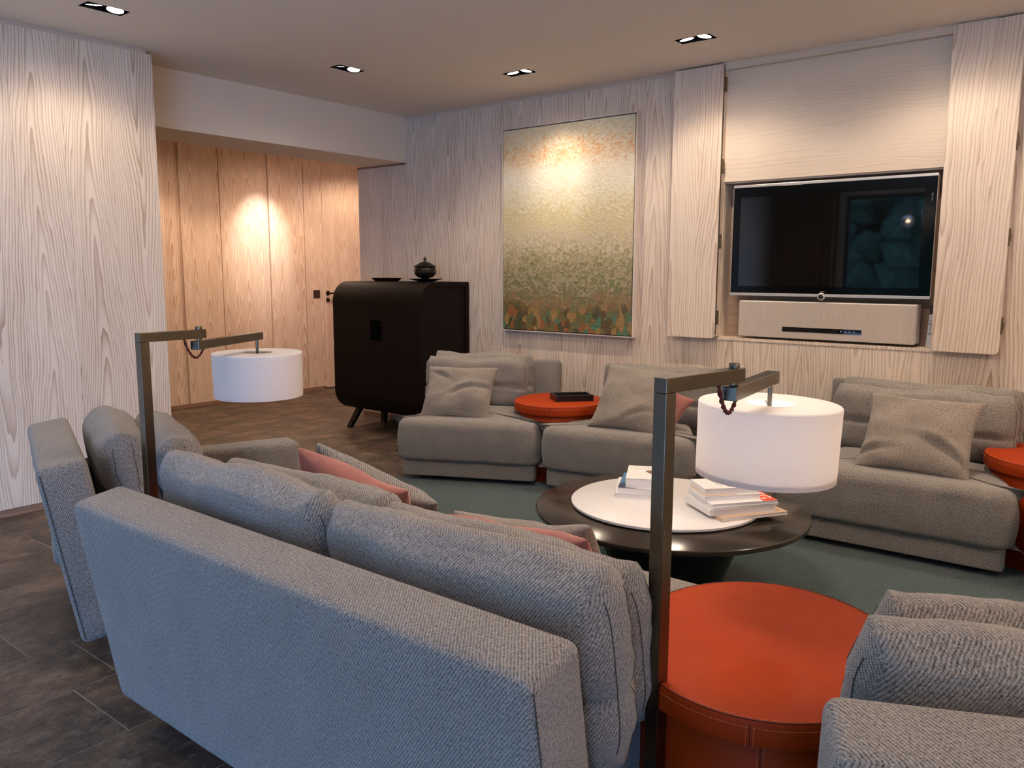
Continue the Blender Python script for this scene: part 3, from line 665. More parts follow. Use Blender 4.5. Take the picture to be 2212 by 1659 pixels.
finish('finial', lathe([(0, .150), (.006, .152), (.005, .160), (.012, .166), (.011, .172), (.004, .184), (0, .192)], 20), M['pewter'], ld, smooth=True)
for s in (0, PI):
    hb = tube([(.068 + .012*math.sin(a*PI/8), -.018 + .036*a/8, .088 - .012*math.sin(a*PI/8)) for a in range(9)], .004, 8); bmesh.ops.rotate(hb, verts=hb.verts, matrix=Matrix.Rotation(s - .9, 3, 'Z')); finish('handle', hb, M['pewter'], ur, smooth=True)
tag(finish('dish', lathe([(0, 0), (.052, 0), (.056, .005), (.085, .012), (.122, .0235), (.123, .0255), (.085, .0165), (.05, .0085), (0, .008)], 48), M['black'], None, (-4.565, 4.62, 1.2353), smooth=True), 'wide flat black dish under the pewter urn on the cabinet', 'dish')
ur.location.z = 1.2353 + .0082; ur.scale = (1.2, 1.2, 1.0); bpy.data.objects['dish'].scale = (1.12, 1.12, 1)
tr = tag(finish('tray', lathe([(0, 0), (.082, 0), (.086, .003), (.112, .026), (.114, .0275), (.106, .0255), (.08, .006), (0, .005)], 44, ey=.75), M['lacquer_red'], None, (-5.06, 4.66, 1.2353), smooth=True), 'shallow dark red tray on the left of the dark cabinet', 'tray'); tr.scale = (1.3, 1.3, 1)
tag(finish('small_ornament', lathe([(0, 0), (.012, .001), (.008, .01), (.004, .022), (.009, .028), (.004, .036), (0, .038)], 16), M['silver'], None, (-5.07, 4.66, 1.2403), smooth=True), 'tiny silver ornament standing in the dark red tray', 'ornament')

# ------------------------------------------------------------------ seating
def rounded_poly(pts, radii, seg=6):
    out = []; n = len(pts)
    for i, p in enumerate(pts):
        p = Vector(p); a = Vector(pts[i-1]); b = Vector(pts[(i+1) % n]); r = radii[i]
        u = (a - p).normalized(); v = (b - p).normalized(); ang = u.angle(v); d = r/math.tan(ang/2)
        c = p + (u + v).normalized()*(r/math.sin(ang/2)); s = p + u*d; e = p + v*d
        for k in range(seg + 1):
            q = s.lerp(e, k/seg); w = (q - c).normalized(); out.append(tuple(c + w*r))
    return out
def pad(name, poly, z0, z1, r, mat, parent, crown=.02, bulge=0, seed=0, wrinkle=.003, loc=None):
    """upholstered block: plan outline poly, rounded top and bottom edges, slightly crowned"""
    bm = bmesh.new(); cx = sum(p[0] for p in poly)/len(poly); cy = sum(p[1] for p in poly)/len(poly); n = len(poly)
    # subdivide outline
    P = []
    for i in range(n):
        a = Vector(poly[i]); b = Vector(poly[(i+1) % n]); m = max(1, int((b - a).length/.04))
        for k in range(m): P.append(a.lerp(b, k/m))
    N = len(P); nor = []
    for i in range(N):
        d = (P[(i+1) % N] - P[i-1]); nor.append(Vector((d.y, -d.x)).normalized())
    if (P[0] - Vector((cx, cy))).dot(nor[0]) < 0: nor = [-v for v in nor]
    rows = []
    prof = [(-r*(1 - math.cos(a)), z0 + r*(1 - math.sin(a))) for a in [k*PI/2/5 for k in range(5)]]
    low = [(-(r*.6)*(1 - math.sin(k*PI/8)), z0 + (r*.6)*(1 - math.cos(k*PI/8))) for k in range(5)]
    mid = [(bulge*math.sin(PI*k/6), z0 + r*.6 + (z1 - r - z0 - r*.6)*k/6) for k in range(1, 6)]
    upp = [(-r*(1 - math.cos(k*PI/12)), z1 - r + r*math.sin(k*PI/12)) for k in range(0, 7)]
    for off, z in low + mid + upp: rows.append([(P[i] + nor[i]*off, z) for i in range(N)])
    c = Vector((cx, cy))
    for s in (.85, .7, .55, .4, .25, .1):
        rows.append([(c + (P[i] - nor[i]*r - c)*s, z1 + crown*(1 - s*s)) for i in range(N)])
    V = []
    for row in rows:
        rr = []
        for q, z in row:
            co = Vector((q.x, q.y, z)); nz = noise.noise(co*6 + Vector((seed, seed*2, 0)))*wrinkle + noise.noise(co*17 + Vector((0, seed, 5)))*wrinkle*.5
            dd = Vector((q.x - cx, q.y - cy, (z - (z0+z1)/2)*1.5)).normalized(); rr.append(bm.verts.new(co + dd*nz))
        V.append(rr)
    for a, b in zip(V, V[1:]):
        for i in range(N): bm.faces.new((a[i], a[(i+1) % N], b[(i+1) % N], b[i]))
    bm.faces.new(V[0][::-1]); bm.faces.new(V[-1])
    return finish(name, bm, mat, parent, loc, smooth='all')
def slab(name, w, th, h, mat, parent, loc, rot, r=.035, crown=.0, seed=0, wrinkle=.002):
    """rounded upright block centred on x, standing on z=0, from y=0 to y=th"""
    bm = bmesh.new(); nx, ny, nz = max(6, int(w/.05)), 4, max(6, int(h/.05))
    def place(a, b, c):
        p = Vector((a*w/2, th/2 + b*th/2, h/2 + c*h/2)); q = Vector((max(-w/2 + r, min(w/2 - r, p.x)), max(r, min(th - r, p.y)), max(r, min(h - r, p.z))))
        d = p - q
        if d.length > 1e-9:
            d = d.normalized()*r; p = q + d
        n = noise.noise(p*7 + Vector((seed, 0, seed)))*wrinkle
        cr = crown*(1 - a*a)*(1 - c*c)*b
        return p + Vector((0, cr + n, n))
    def axis(n, L):
        m = L/2; e = [-1, -1 + .3*r/m, -1 + .65*r/m, -1 + r/m]; inner = [-1 + r/m + (2 - 2*r/m)*k/n for k in range(1, n)]; return e + inner + [-v for v in e[::-1]]
    X, Y, Z = axis(nx, w), axis(2, th), axis(nz, h); V = {}
    def vert(i, j, k):
        if (i, j, k) not in V: V[(i, j, k)] = bm.verts.new(place(X[i], Y[j], Z[k]))
        return V[(i, j, k)]
    a, b, c = len(X)-1, len(Y)-1, len(Z)-1
    for i in range(a):
        for k in range(c):
            bm.faces.new((vert(i,0,k), vert(i+1,0,k), vert(i+1,0,k+1), vert(i,0,k+1))); bm.faces.new((vert(i,b,k), vert(i,b,k+1), vert(i+1,b,k+1), vert(i+1,b,k)))
        for j in range(b):
            bm.faces.new((vert(i,j,0), vert(i,j+1,0), vert(i+1,j+1,0), vert(i+1,j,0))); bm.faces.new((vert(i,j,c), vert(i+1,j,c), vert(i+1,j+1,c), vert(i,j+1,c)))
    for j in range(b):
        for k in range(c):
            bm.faces.new((vert(0,j,k), vert(0,j,k+1), vert(0,j+1,k+1), vert(0,j+1,k))); bm.faces.new((vert(a,j,k), vert(a,j+1,k), vert(a,j+1,k+1), vert(a,j,k+1)))
    return finish(name, bm, mat, parent, loc, rot, smooth='all', recalc=False)
def soft(name, w, th, h, mat, parent, loc, rot, seed=0, fold=.42, slump=.02, ear=.005):
    """feather back cushion: boxy, puffed faces, a horizontal fold, gathered corners.  stands on z=0, centred on x and y"""
    bm = bmesh.new(); n, m, q = 30, 22, 7; V = {}
    rnd = random.Random(seed)
    ph = rnd.random()*6
    def place(a, b, c):
        # a: across, b: thickness, c: height, all -1..1 on the cube surface
        ka = 1 - .06*abs(c)**3 - .035*(1 - abs(b)); x = a*w/2*(1 - .02*(1 - b*b)*0)
        x = a*(w/2)*(1 - .05*c**4*(.5 + .5*a*a)) ; z = c*(h/2)*(1 - .07*a**4)
        edge = max(0, 1 - abs(a)**6)*max(0, 1 - abs(c)**6)
        y = b*th/2*(.46 + .54*edge**.55)
        if abs(b) < .999:
            rr = 1 - abs(b)**2.2
            if abs(a) > .999: x += a*.014*rr
            if abs(c) > .999: z += c*.018*rr
        # fold across the width
        cf = (c + 1)/2; fz = fold + .035*math.sin(a*2.3 + ph); g = math.exp(-((cf - fz)/.035)**2)*(.35 + .65*abs(a)**.7)
        y *= (1 - .30*g*max(0, 1 - abs(c)**8)); x *= (1 - .018*g*abs(a)**3)
        cc = abs(a)**10*abs(c)**10; x -= a*.012*cc; z += c*ear*cc
        z += -slump*(1 - a*a)*(1 + c)/2*(.5 + .5*math.sin(a*4 + ph))
        p = Vector((x, y, z + h/2)); s = Vector((seed*3.1, seed*1.7, 0))
        k = noise.noise(p*5 + s)*.013 + noise.noise(p*12 + s)*.006 + noise.noise(Vector((p.x*26, p.y*8, p.z*10)) + s)*.0028*(.3 + abs(c)**3)
        ga = max(0, abs(a) - .82)/.18; k += math.sin(c*17 + ph + a)*.002*ga
        dv = Vector((a*.4, b, c*.5)); dv.normalize()
        return p + dv*k
    A = [-math.cos(PI*i/n)*.35 + (-1 + 2*i/n)*.65 for i in range(n+1)]; Cc = [-math.cos(PI*i/m)*.35 + (-1 + 2*i/m)*.65 for i in range(m+1)]; B = [-1 + 2*i/q for i in range(q+1)]
    def vert(i, j, k):
        if (i, j, k) not in V: V[(i, j, k)] = bm.verts.new(place(A[i], B[j], Cc[k]))
        return V[(i, j, k)]
    for i in range(n):
        for k in range(m):
            bm.faces.new((vert(i,0,k), vert(i+1,0,k), vert(i+1,0,k+1), vert(i,0,k+1))); bm.faces.new((vert(i,q,k), vert(i,q,k+1), vert(i+1,q,k+1), vert(i+1,q,k)))
        for j in range(q):
            bm.faces.new((vert(i,j,0), vert(i,j+1,0), vert(i+1,j+1,0), vert(i+1,j,0))); bm.faces.new((vert(i,j,m), vert(i+1,j,m), vert(i+1,j+1,m), vert(i,j+1,m)))
    for j in range(q):
        for k in range(m):
            bm.faces.new((vert(0,j,k), vert(0,j,k+1), vert(0,j+1,k+1), vert(0,j+1,k))); bm.faces.new((vert(n,j,k), vert(n,j+1,k), vert(n,j+1,k+1), vert(n,j,k+1)))
    o = finish(name, bm, mat, parent, loc, rot, smooth='all', recalc=False)
    for i in (0, n):
        for j in (1, q-1): finish('seam', tube([place(A[i], B[j], Cc[k]) for k in range(2, m-1)], .0014, 5), M['seam'], o, smooth=True)
    return o
def pillow_mesh(w, h, th, seed=0, n=34, fold=None, pinch=.10):
    bm = bmesh.new(); V = {}; s = Vector((seed*2.3, seed, seed*.7)); rnd = random.Random(seed)
    folds = fold or []
    def place(a, c, side):
        e = (max(0, 1 - a*a))*(max(0, 1 - c*c)); t = th/2*(e**.42)
        x = a*w/2*(1 - pinch*(1 - c*c)*abs(a)**3); z = c*h/2*(1 - pinch*(1 - a*a)*abs(c)**3)
        p = Vector((x, side*t, z)); k = noise.noise(p*7 + s)*.016*min(1, e*4) + noise.noise(p*18 + s)*.006*min(1, e*4)
        for (fx, fz, ang, ln, dp) in folds:
            dx, dz = x/w*2 - fx, z/h*2 - fz; uu = dx*math.cos(ang) + dz*math.sin(ang); vv = -dx*math.sin(ang) + dz*math.cos(ang) + .35*uu*uu
            k -= dp*math.exp(-(vv/.06)**2)*math.exp(-(uu/ln)**2) - dp*.8*math.exp(-((vv - .13)/.09)**2)*math.exp(-(uu/ln)**2)
        p.y += side*k*(1 if side else 0)
        p.y += noise.noise(Vector((a*1.3, c*1.3, seed)))*.02
        return p
    def vert(i, k, side):
        key = (i, k, 0 if i in (0, n) or k in (0, n) else side)
        if key not in V:
            a = -1 + 2*i/n; c = -1 + 2*k/n; a = math.sin(a*PI/2)*.5 + a*.5; c = math.sin(c*PI/2)*.5 + c*.5
            V[key] = bm.verts.new(place(a, c, key[2]))
        return V[key]
    for i in range(n):
        for k in range(n):
            bm.faces.new((vert(i,k,-1), vert(i+1,k,-1), vert(i+1,k+1,-1), vert(i,k+1,-1))); bm.faces.new((vert(i,k,1), vert(i,k+1,1), vert(i+1,k+1,1), vert(i+1,k,1)))
    return bm
def throw_pillow(name, w, h, th, mat, loc, rot, label, seed=0, fold=None, cat='cushion'):
    bm = pillow_mesh(w, h, th, seed, fold=fold)
    o = finish(name, bm, mat, None, loc, None, smooth='all', recalc=False)
    o.matrix_world = Matrix.Translation(loc) @ rot
    return tag(o, label, cat, 'pink velvet cushions' if mat == M['velvet'] else 'grey beige throw cushions')

def sofa(name, label, W, D, loc, rz, cushions, taper=.25, zt=.70, arm=None, seams=True, base_in=.035, seat_h=.405, panel_w=None, panel_dx=0, mat='fabric', seed=1, seat_w=None):
    """local frame: x across, y from the seat front (0) to the outer back (D)"""
    t = thing(name, label, 'sofa', (loc[0], loc[1], 0), math.radians(rz), 'grey beige lounge sofas in a ring round the coffee table'); m = M[mat]
    hw = (seat_w or W)/2; yb = D - .10; tl = tr_ = taper
    if isinstance(taper, tuple): tl, tr_ = taper
    plan = [(-hw, 0), (hw, 0), (hw, .10), (hw - tr_, yb), (-hw + tl, yb), (-hw, .10)]
    out = rounded_poly(plan, [.085, .085, .2, .04, .04, .2])
    pad('seat_cushion', out, .145, seat_h, .06, m, t, crown=.010, bulge=.008, seed=seed)
    i = base_in; yq = D - .42; bp = rounded_poly([(-hw + i, i), (hw - i, i), (hw - i, .12), (hw - i - tr_*.75, yq), (-hw + i + tl*.75, yq), (-hw + i, .12)], [.02]*6, 3)
    pad('base', bp, .045, .150, .012, m, t, crown=0, seed=seed+3, wrinkle=.001)
    # reclined back panel
    pw = panel_w or W; th = .15; lean = math.atan2(.10, .60)
    zb = .105; hgt = (zt - zb)/math.cos(lean)
    pn = slab('back_panel', pw, th, hgt, m, t, (panel_dx, D - th*math.cos(lean) - .085, zb + .012), (-lean, 0, 0), r=.026, seed=seed)
    if seams:
        for sx in (-1, 1):
            x = sx*(pw/2 - .001)
            pts = [(x, th - .012, .02 + (hgt - .04)*k/14) for k in range(15)]
            finish('seam', tube(pts, .0013, 6), M['seam'], pn, smooth=True)
    for k, (cx, cy, cw, cth, ch, lz, ln) in enumerate(cushions):
        soft('back_cushion', cw, cth, ch, m, t, (cx, cy, lz), (-ln, 0, math.radians(((k*37) % 5 - 2)*.6)), seed=seed*10 + k, fold=.42)
    for sx, sy in ((-1, .14), (1, .14), (-.55, D - .32), (.55, D - .32)):
        bobj('foot', (sx*(hw - .18) - .05, sx*(hw - .18) + .05, sy - .04, sy + .04, 0.012 if name != 'x' else 0, .047), M['dark_foot'], t)
    if arm:
        a0, a1 = arm
        slab('arm', 1.0, .16, .40, m, t, (a0, a1, .155), (0, 0, PI/2), r=.03, seed=seed+7)
    return t
# D: foreground two-seater seen from behind
sofa('sofa', 'wide two-seat grey-beige sofa seen from behind in the foreground', 1.54, 1.25, (-1.47, 2.18), 180,
     [(.38, .935, .74, .17, .41, .395, .17), (-.375, .925, .76, .18, .395, .395, .17), (.345, .765, .70, .17, .368, .395, .20), (-.335, .755, .76, .17, .345, .395, .20)], seed=2, zt=.71, panel_w=1.57, panel_dx=.012)
# E: left module with one arm
sofa('sofa', 'grey-beige sofa with one low arm in front of the larch wall', .91, 1.20, (-2.733, 2.293), 160.7,
     [(.09, .885, .72, .20, .355, .395, .17), (.06, .70, .70, .19, .33, .395, .22)], seed=3, zt=.71, taper=(.25, .03), arm=(.375, .10 + .56))
# F: right foreground
sofa('sofa', 'grey-beige sofa back cropped by the lower right corner', .93, 1.18, (-.371, 2.308), 205.4,
     [(.0, .87, .79, .18, .37, .395, .17), (.02, .69, .62, .16, .36, .395, .22)], seed=4, seat_w=.84)
# A, B, C far side; G at the frame edge
sofa('sofa', 'grey-beige armless sofa at far left in front of the dark cabinet', .92, 1.08, (-3.265, 3.63), 26,
     [(-.11, .82, .72, .18, .345, .395, .16), (-.12, .66, .70, .17, .33, .395, .2)], seed=5, zt=.69, panel_w=.885, panel_dx=-.02)
sofa('sofa', 'grey-beige armless sofa behind the lamp post, right of the black tray', .93, .95, (-2.375, 3.888), 11.6,
     [(.09, .70, .68, .18, .32, .395, .16), (.09, .55, .68, .16, .29, .395, .2)], seed=6, zt=.70, panel_w=.87, panel_dx=.075)
sofa('sofa', 'grey-beige armless sofa on the right under the open cupboard door', 1.02, 1.03, (-.905, 3.86), 1.5,
     [(.0, .76, .86, .18, .345, .395, .16), (.0, .60, .84, .18, .325, .395, .2)], seed=8, zt=.715)
sofa('sofa', 'grey-beige sofa of which only a sliver shows at the right edge', .95, 1.0, (.06, 3.65), -25, [(0, .72, .80, .18, .33, .395, .2)], seed=9, zt=.70)

# ------------------------------------------------------------------ leather drum tables
def drum(label, cx, cy, rz, a, b, near):
    t = thing('drum_table', label, 'side table', (cx, cy, 0), math.radians(rz), 'orange leather drum tables in the gaps between the sofas')
    zt = .49
    finish('body', lathe([(.9, .012), (.91, .02), (.91, zt - .055), (.9, zt - .05)], 96, ex=a, ey=b), M['leather'], t, smooth=True)
    finish('top', lathe([(.97, zt - .055), (.995, zt - .053), (1.0, zt - .048), (1.0, zt - .008), (.993, zt - .002), (.98, zt), (.6, zt + .001), (0, zt + .001)], 96, ex=a, ey=b), M['leather'], t, smooth=True)
    if near:
        def ring(k, z, r, nm, mat):
            finish(nm, tube([(a*k*math.cos(2*PI*i/160), b*k*math.sin(2*PI*i/160), z) for i in range(160)], r, 6, closed=True), mat, t, smooth=True)
        ring(.988, zt + .0002, .0012, 'piping', M['leather_seam'])
        for k, z in ((.972, zt + .0008), (1.0012, zt - .014)):
            bm = bmesh.new(); n = 260
            for i in range(n):
                t0 = 2*PI*i/n; t1 = 2*PI*(i + .6)/n
                tube([(a*k*math.cos(t0), b*k*math.sin(t0), z), (a*k*math.cos(t1), b*k*math.sin(t1), z)], .0006, 4, bm)
            o = finish('stitching', bm, M['thread'], t); o['kind'] = 'stuff'
        for ang, k, z0, z1 in ((near, 1.0012, zt - .052, zt - .008), (near + 4, .912, .02, zt - .056)):
            an = math.radians(ang) - math.radians(rz); px, py = a*k*math.cos(an), b*k*math.sin(an)
            finish('seam', tube([(px, py, z0), (px, py, z1)], .0012, 6), M['leather_seam'], t)
            for d in (-.008, .008):
                bm = bmesh.new(); q = an + d/a
                m = int((z1 - z0)/.006)
                for i in range(m): tube([(a*k*math.cos(q), b*k*math.sin(q), z0 + .006*i), (a*k*math.cos(q), b*k*math.sin(q), z0 + .006*i + .0036)], .0006, 4, bm)
                o = finish('stitching', bm, M['thread'], t); o['kind'] = 'stuff'
drum('orange leather drum table in the foreground behind the lamp post', -.64, 1.725, 105, .36, .305, -72)
drum('orange leather drum table carrying the black tray', -3.01, 4.27, 112, .325, .295, -65)
drum('orange leather drum table at the right edge of the photo', -.30, 4.37, 80, .325, .295, -90)
drum('orange leather drum table mostly hidden behind the pink cushion', -2.42, 1.72, 78, .34, .30, None)
bt = thing('black_tray', 'small black rectangular tray on the far orange drum table', 'tray', (-2.955, 4.325, .4915), math.radians(49.5))
def tray_box():
    L, Wd, h = .125, .082, .038; bm = bmesh.new()
    o_ = [(-L, -Wd), (L, -Wd), (L, Wd), (-L, Wd)]; i_ = [(x*(1 - .012/abs(x)), y*(1 - .012/abs(y))) for x, y in o_]
    a = [bm.verts.new((*p, 0)) for p in o_]; b = [bm.verts.new((*p, h)) for p in o_]; c = [bm.verts.new((*p, h)) for p in i_]; d = [bm.verts.new((*p, .012)) for p in i_]
    bm.faces.new(a[::-1]); bm.faces.new(d)
    for i in range(4):
        j = (i+1) % 4; bm.faces.new((a[i], a[j], b[j], b[i])); bm.faces.new((b[i], b[j], c[j], c[i])); bm.faces.new((c[i], c[j], d[j], d[i]))
    finish('box', bm, M['black'], bt)
    bobj('lining', (-L + .013, L - .013, -Wd + .013, Wd - .013, .0122, .015), plain('dark green lining', srgb(70, 84, 76), .25), bt)
tray_box()

# ------------------------------------------------------------------ rug and coffee table
tag(bobj('rug', (-3.73, .9, 1.50, 4.60, 0.0002, .012), M['rug'], bevel=.004), 'large teal green wool rug under the sofas and coffee table', 'rug')
ct = thing('coffee_table', 'round dark bronze coffee table on a black cone base', 'coffee table', (-1.522, 2.957, .012))
finish('table_top', lathe([(0, .322), (.545, .322), (.553, .326), (.556, .334), (.555, .342), (.55, .345), (0, .345)], 128), M['table_top'], ct, smooth=True)
finish('cone_base', lathe([(0, 0), (.20, 0), (.205, .006), (.32, .30), (.33, .3215), (0, .3215)], 96), M['table_base'], ct, smooth=True)
tag(finish('marble_disc', lathe([(0, .003), (.376, .003), (.386, .007), (.387, .016), (.383, .019), (0, .0195)], 120), M['marble'], None, (-1.548, 2.96, .3575), smooth=True), 'round white marble disc lying on the dark coffee table', 'tray')
finish('pad', lathe([(0, 0), (.30, 0), (.30, .003), (0, .003)], 48), M['black'], bpy.data.objects['marble_disc'])
ZD = .3575 + .0197

def book(label, cx, cy, z, rz, w, d, th, cover, name='book', pages='paper', ct_=.0008, cat='book'):
    """w along local x, d along local y; spine on the -y... left side"""
    t = thing(name, label, cat, (cx, cy, z), math.radians(rz), 'books and magazines on the marble disc')
    bobj('pages', (-w/2 + .002, w/2 - .0015, -d/2 + .002, d/2 - .002, ct_, th - ct_), M[pages], t)
    bm = box(-w/2, w/2, -d/2, d/2, 0, ct_); box(-w/2, w/2, -d/2, d/2, th - ct_, th, bm); box(-w/2, -w/2 + .001, -d/2, d/2, ct_, th - ct_, bm)
    finish('cover', bm, M[cover], t); return t
# left stack of three
L0 = (-1.69, 3.045)
b1 = book('pale blue-white paperback at the bottom of the left book stack', L0[0] - .01, L0[1] - .005, ZD, 28, .215, .27, .018, 'white_cover')
b2 = book('paperback with blue corner in the middle of the left book stack', L0[0], L0[1], ZD + .018, 25, .205, .265, .021, 'white_cover')
bobj('cover_picture', (-.1025, -.03, -.05, .1325, .021, .0214), M['blue_cover'], b2); bobj('cover_picture', (-.1025, -.03, -.1325, -.05, .021, .0214), M['navy'], b2)
b3 = book('thick white paperback with brown cover drawing on top of the left stack', L0[0] + .012, L0[1] + .002, ZD + .0395, 27, .175, .235, .040, 'white_cover')
def curve_shape(parent, pts, z, mat, nm='cover_print'):
    finish(nm, prism(pts, z, z + .0005), M[mat], parent)
curve_shape(b3, [(-.01, .028), (.012, .040), (.022, .030), (.024, .016), (.052, -.022), (.074, -.034), (.040, -.046), (.020, -.030), (-.006, .010)], .040, 'brown_ink')
curve_shape(b3, [(.034, .046), (.05, .044), (.072, .012), (.080, .0), (.072, .002), (.056, .028), (.044, .038)], .040, 'brown_ink')
for row, (y0, n_, h_, w_) in enumerate(((.096, 9, .010, .11), (.066, 11, .013, .15))):       # illegible pale title: rows of small printed strokes
    for k in range(n_):
        xk = -w_/2 + w_*k/(n_ - 1); bobj('print_stroke', (xk - .0016, xk + .0016, y0 - h_/2, y0 + h_/2*(.6 + .4*(k % 3)/2), .040, .0404), M['gold_ink'] if row == 0 else M['grey_ink'], b3)
# right stack
R0 = (-1.283, 3.005)
z = ZD
s1 = book('wide tan magazine at the bottom of the right stack, sticking out', R0[0] + .035, R0[1] + .01, z, 58, .30, .225, .013, 'tan'); z += .0132
s2 = book('thick pale catalogue second from the bottom of the right stack', R0[0], R0[1], z, 53, .285, .215, .024, 'white_cover'); z += .0242
s3 = book('pale magazine under the dark pen of the right stack', R0[0] + .006, R0[1] + .004, z, 55, .29, .215, .009, 'white_cover', name='magazine', cat='magazine'); z += .0092
s4 = book('magazine with orange-red cover and white title in the right stack', R0[0] + .008, R0[1] + .004, z, 52, .28, .215, .013, 'white_cover', name='magazine', cat='magazine'); z += .0132
bobj('cover_band', (.078, .1395, -.107, .107, .013, .0134), M['red_cover'], s4)
text('lettering', 'CG', .075, M['white_ink'], s4, (.105, -.03, .0136), (0, 0, -PI/2), width=.10, ext=.0002)
s5 = book('paperback with a beige landscape cover second from the top of the right stack', R0[0] - .022, R0[1] - .008, z, 50, .235, .165, .019, 'white_cover'); z += .0192
bobj('cover_picture', (-.115, .02, -.08, .08, .019, .0194), M['tan'], s5)
s6 = book('white paperback titled in pale gold on top of the right stack', R0[0] - .026, R0[1] + .004, z, 48, .225, .155, .024, 'white_cover')
for s_, sz, px, wd, mt in (('LA PREUVE', .016, .035, .085, 'gold_ink'), ('du', .009, .018, .012, 'gold_ink'), ('PARADIS', .026, -.002, .115, 'gold_ink')):
    text('lettering', s_, sz, M[mt], s6, (px, -.004, .0242), (0, 0, -PI/2), width=wd, ext=.0002)
for px, wd in ((.085, .09), (-.03, .08), (-.038, .06)): bobj('print_line', (px - .001, px + .001, -wd/2, wd/2, .024, .0243), M['grey_ink'], s6)
curve_shape(s6, [(.07, -.060), (.076, -.052), (.072, -.044), (.078, -.036), (.066, -.042), (.060, -.052)], .024, 'blue_cover')

# ------------------------------------------------------------------ floor lamps
def lamp(label, px, py, azd, arm_len, sx, sy, zshade, lit, ztop=1.117, tilt=(0, 0), rsh=.170, hsh=.182, base_dir=0):
    t = thing('floor_lamp', label, 'floor lamp', (px, py, 0), 0, 'swing arm floor lamps'); az = math.radians(azd); s = .0158
    ux, uy = math.cos(az), math.sin(az)
    cbox('post', 0, 0, (ztop - .0305 + .012)/2, 2*s, 2*s, ztop - .0305 - .012, M['steel'], t, bevel=.0015, rot=(0, 0, az))
    # arm, mitred over the post
    bobj('arm', (-s, arm_len + .018, -s, s, ztop - .030, ztop), M['steel'], t, None, (0, 0, az), bevel=.0015)
    qx, qy = ux*(arm_len - .002), uy*(arm_len - .002)
    finish('pivot', lathe([(0, ztop - .036), (.010, ztop - .036), (.010, ztop), (.0115, ztop + .0005), (.0115, ztop + .009), (.0105, ztop + .0105), (0, ztop + .0105)], 24), M['steel'], t, (qx, qy, 0), smooth=True)
    dx, dy = sx - px - qx, sy - py - qy; L = math.hypot(dx, dy); a2 = math.atan2(dy, dx)
    z2 = ztop - .0375
    sw_ = bobj('swing_arm', (-.028, L + .022, -s, s, -.030, 0), M['steel'], t, (qx, qy, z2), (0, 0, a2), bevel=.0015)
    # twisted cord hanging between the two arms
    c0 = Vector((ux*(arm_len - .058), uy*(arm_len - .058), ztop - .030)); c1 = Vector((qx + math.cos(a2)*.022, qy + math.sin(a2)*.022, z2 - .030))
    for ph in (0, PI):
        pts = []
        for k in range(61):
            q = k/60; p = c0.lerp(c1, q); p.z -= .046*math.sin(PI*q)**.8 + 0.0; w = q*PI*9 + ph
            sd = Vector((-uy, ux, 0)); pts.append(p + sd*.0028*math.cos(w) + Vector((ux, uy, 0))*.0012*math.sin(w) + Vector((0, 0, .0018*math.sin(w))))
        finish('cord', tube(pts, .0029, 6), M['cord'], t, smooth=True)
    cx, cy = sx - px, sy - py
    finish('rod', lathe([(0, zshade - .035), (.0055, zshade - .035), (.0055, z2 - .030), (0, z2 - .030)], 16), M['steel'], t, (cx, cy, 0), smooth=True)
    # drum shade with a top disc that has a round opening
    sh = bpy.data.objects.new('lamp_shade', None)
    prof = [(rsh*.34, -.001), (rsh*.985, -.001), (rsh, -.004), (rsh*.985, -hsh), (rsh*.975, -hsh), (rsh*.988, -.006), (rsh*.97, -.004), (rsh*.34, -.0035), (rsh*.34, -.001)]
    sh = finish('lamp_shade', lathe(prof, 96, cap=False), M['shade'], t, (cx, cy, zshade), (tilt[0], tilt[1], 0), smooth=True)
    finish('lamp_holder', lathe([(0, -.036), (.016, -.036), (.018, -.030), (.018, -.02), (.010, -.012), (.008, 0), (0, 0)], 24), M['steel'], sh, (0, 0, -.012), smooth=True)
    bu = finish('bulb', lathe([(0, -.105), (.018, -.100), (.029, -.082), (.030, -.070), (.022, -.052), (.013, -.040), (.013, -.034), (0, -.034)], 24), M['bulb_on'] if lit else M['lamp_off'], sh, (0, 0, -.012), smooth=True)
    finish('diffuser', lathe([(0, -hsh + .012), (rsh*.97, -hsh + .012), (rsh*.97, -hsh + .014), (0, -hsh + .014)], 64), M['shade'], sh, smooth=True)
    for k in range(3):
        a = k*2*PI/3; finish('spider_arm', tube([(.008*math.cos(a), .008*math.sin(a), -.012), (rsh*.35*math.cos(a), rsh*.35*math.sin(a), -.0055)], .0016, 6), M['steel'], sh)
    bobj('base_plate', (-.09, .12, -.09, .09, 0, .012), M['steel'], t, None, (0, 0, az), bevel=.002)
    if lit:
        light('table_bulb', 'POINT', (sx, sy, zshade - .10), 5.0, (1.0, .93, .87), shadow_soft_size=.032)
lamp('patinated steel floor lamp with lit white drum shade in the foreground', -.74, 1.405, 80, .236, -.729, 1.925, 1.004, True, tilt=(math.radians(-.6), math.radians(1.2)))
lamp('patinated steel floor lamp with unlit shade at left between two sofas', -2.55, 1.287, 92, .204, -2.735, 1.835, 1.006, False, tilt=(0, 0), hsh=.172, ztop=1.121)

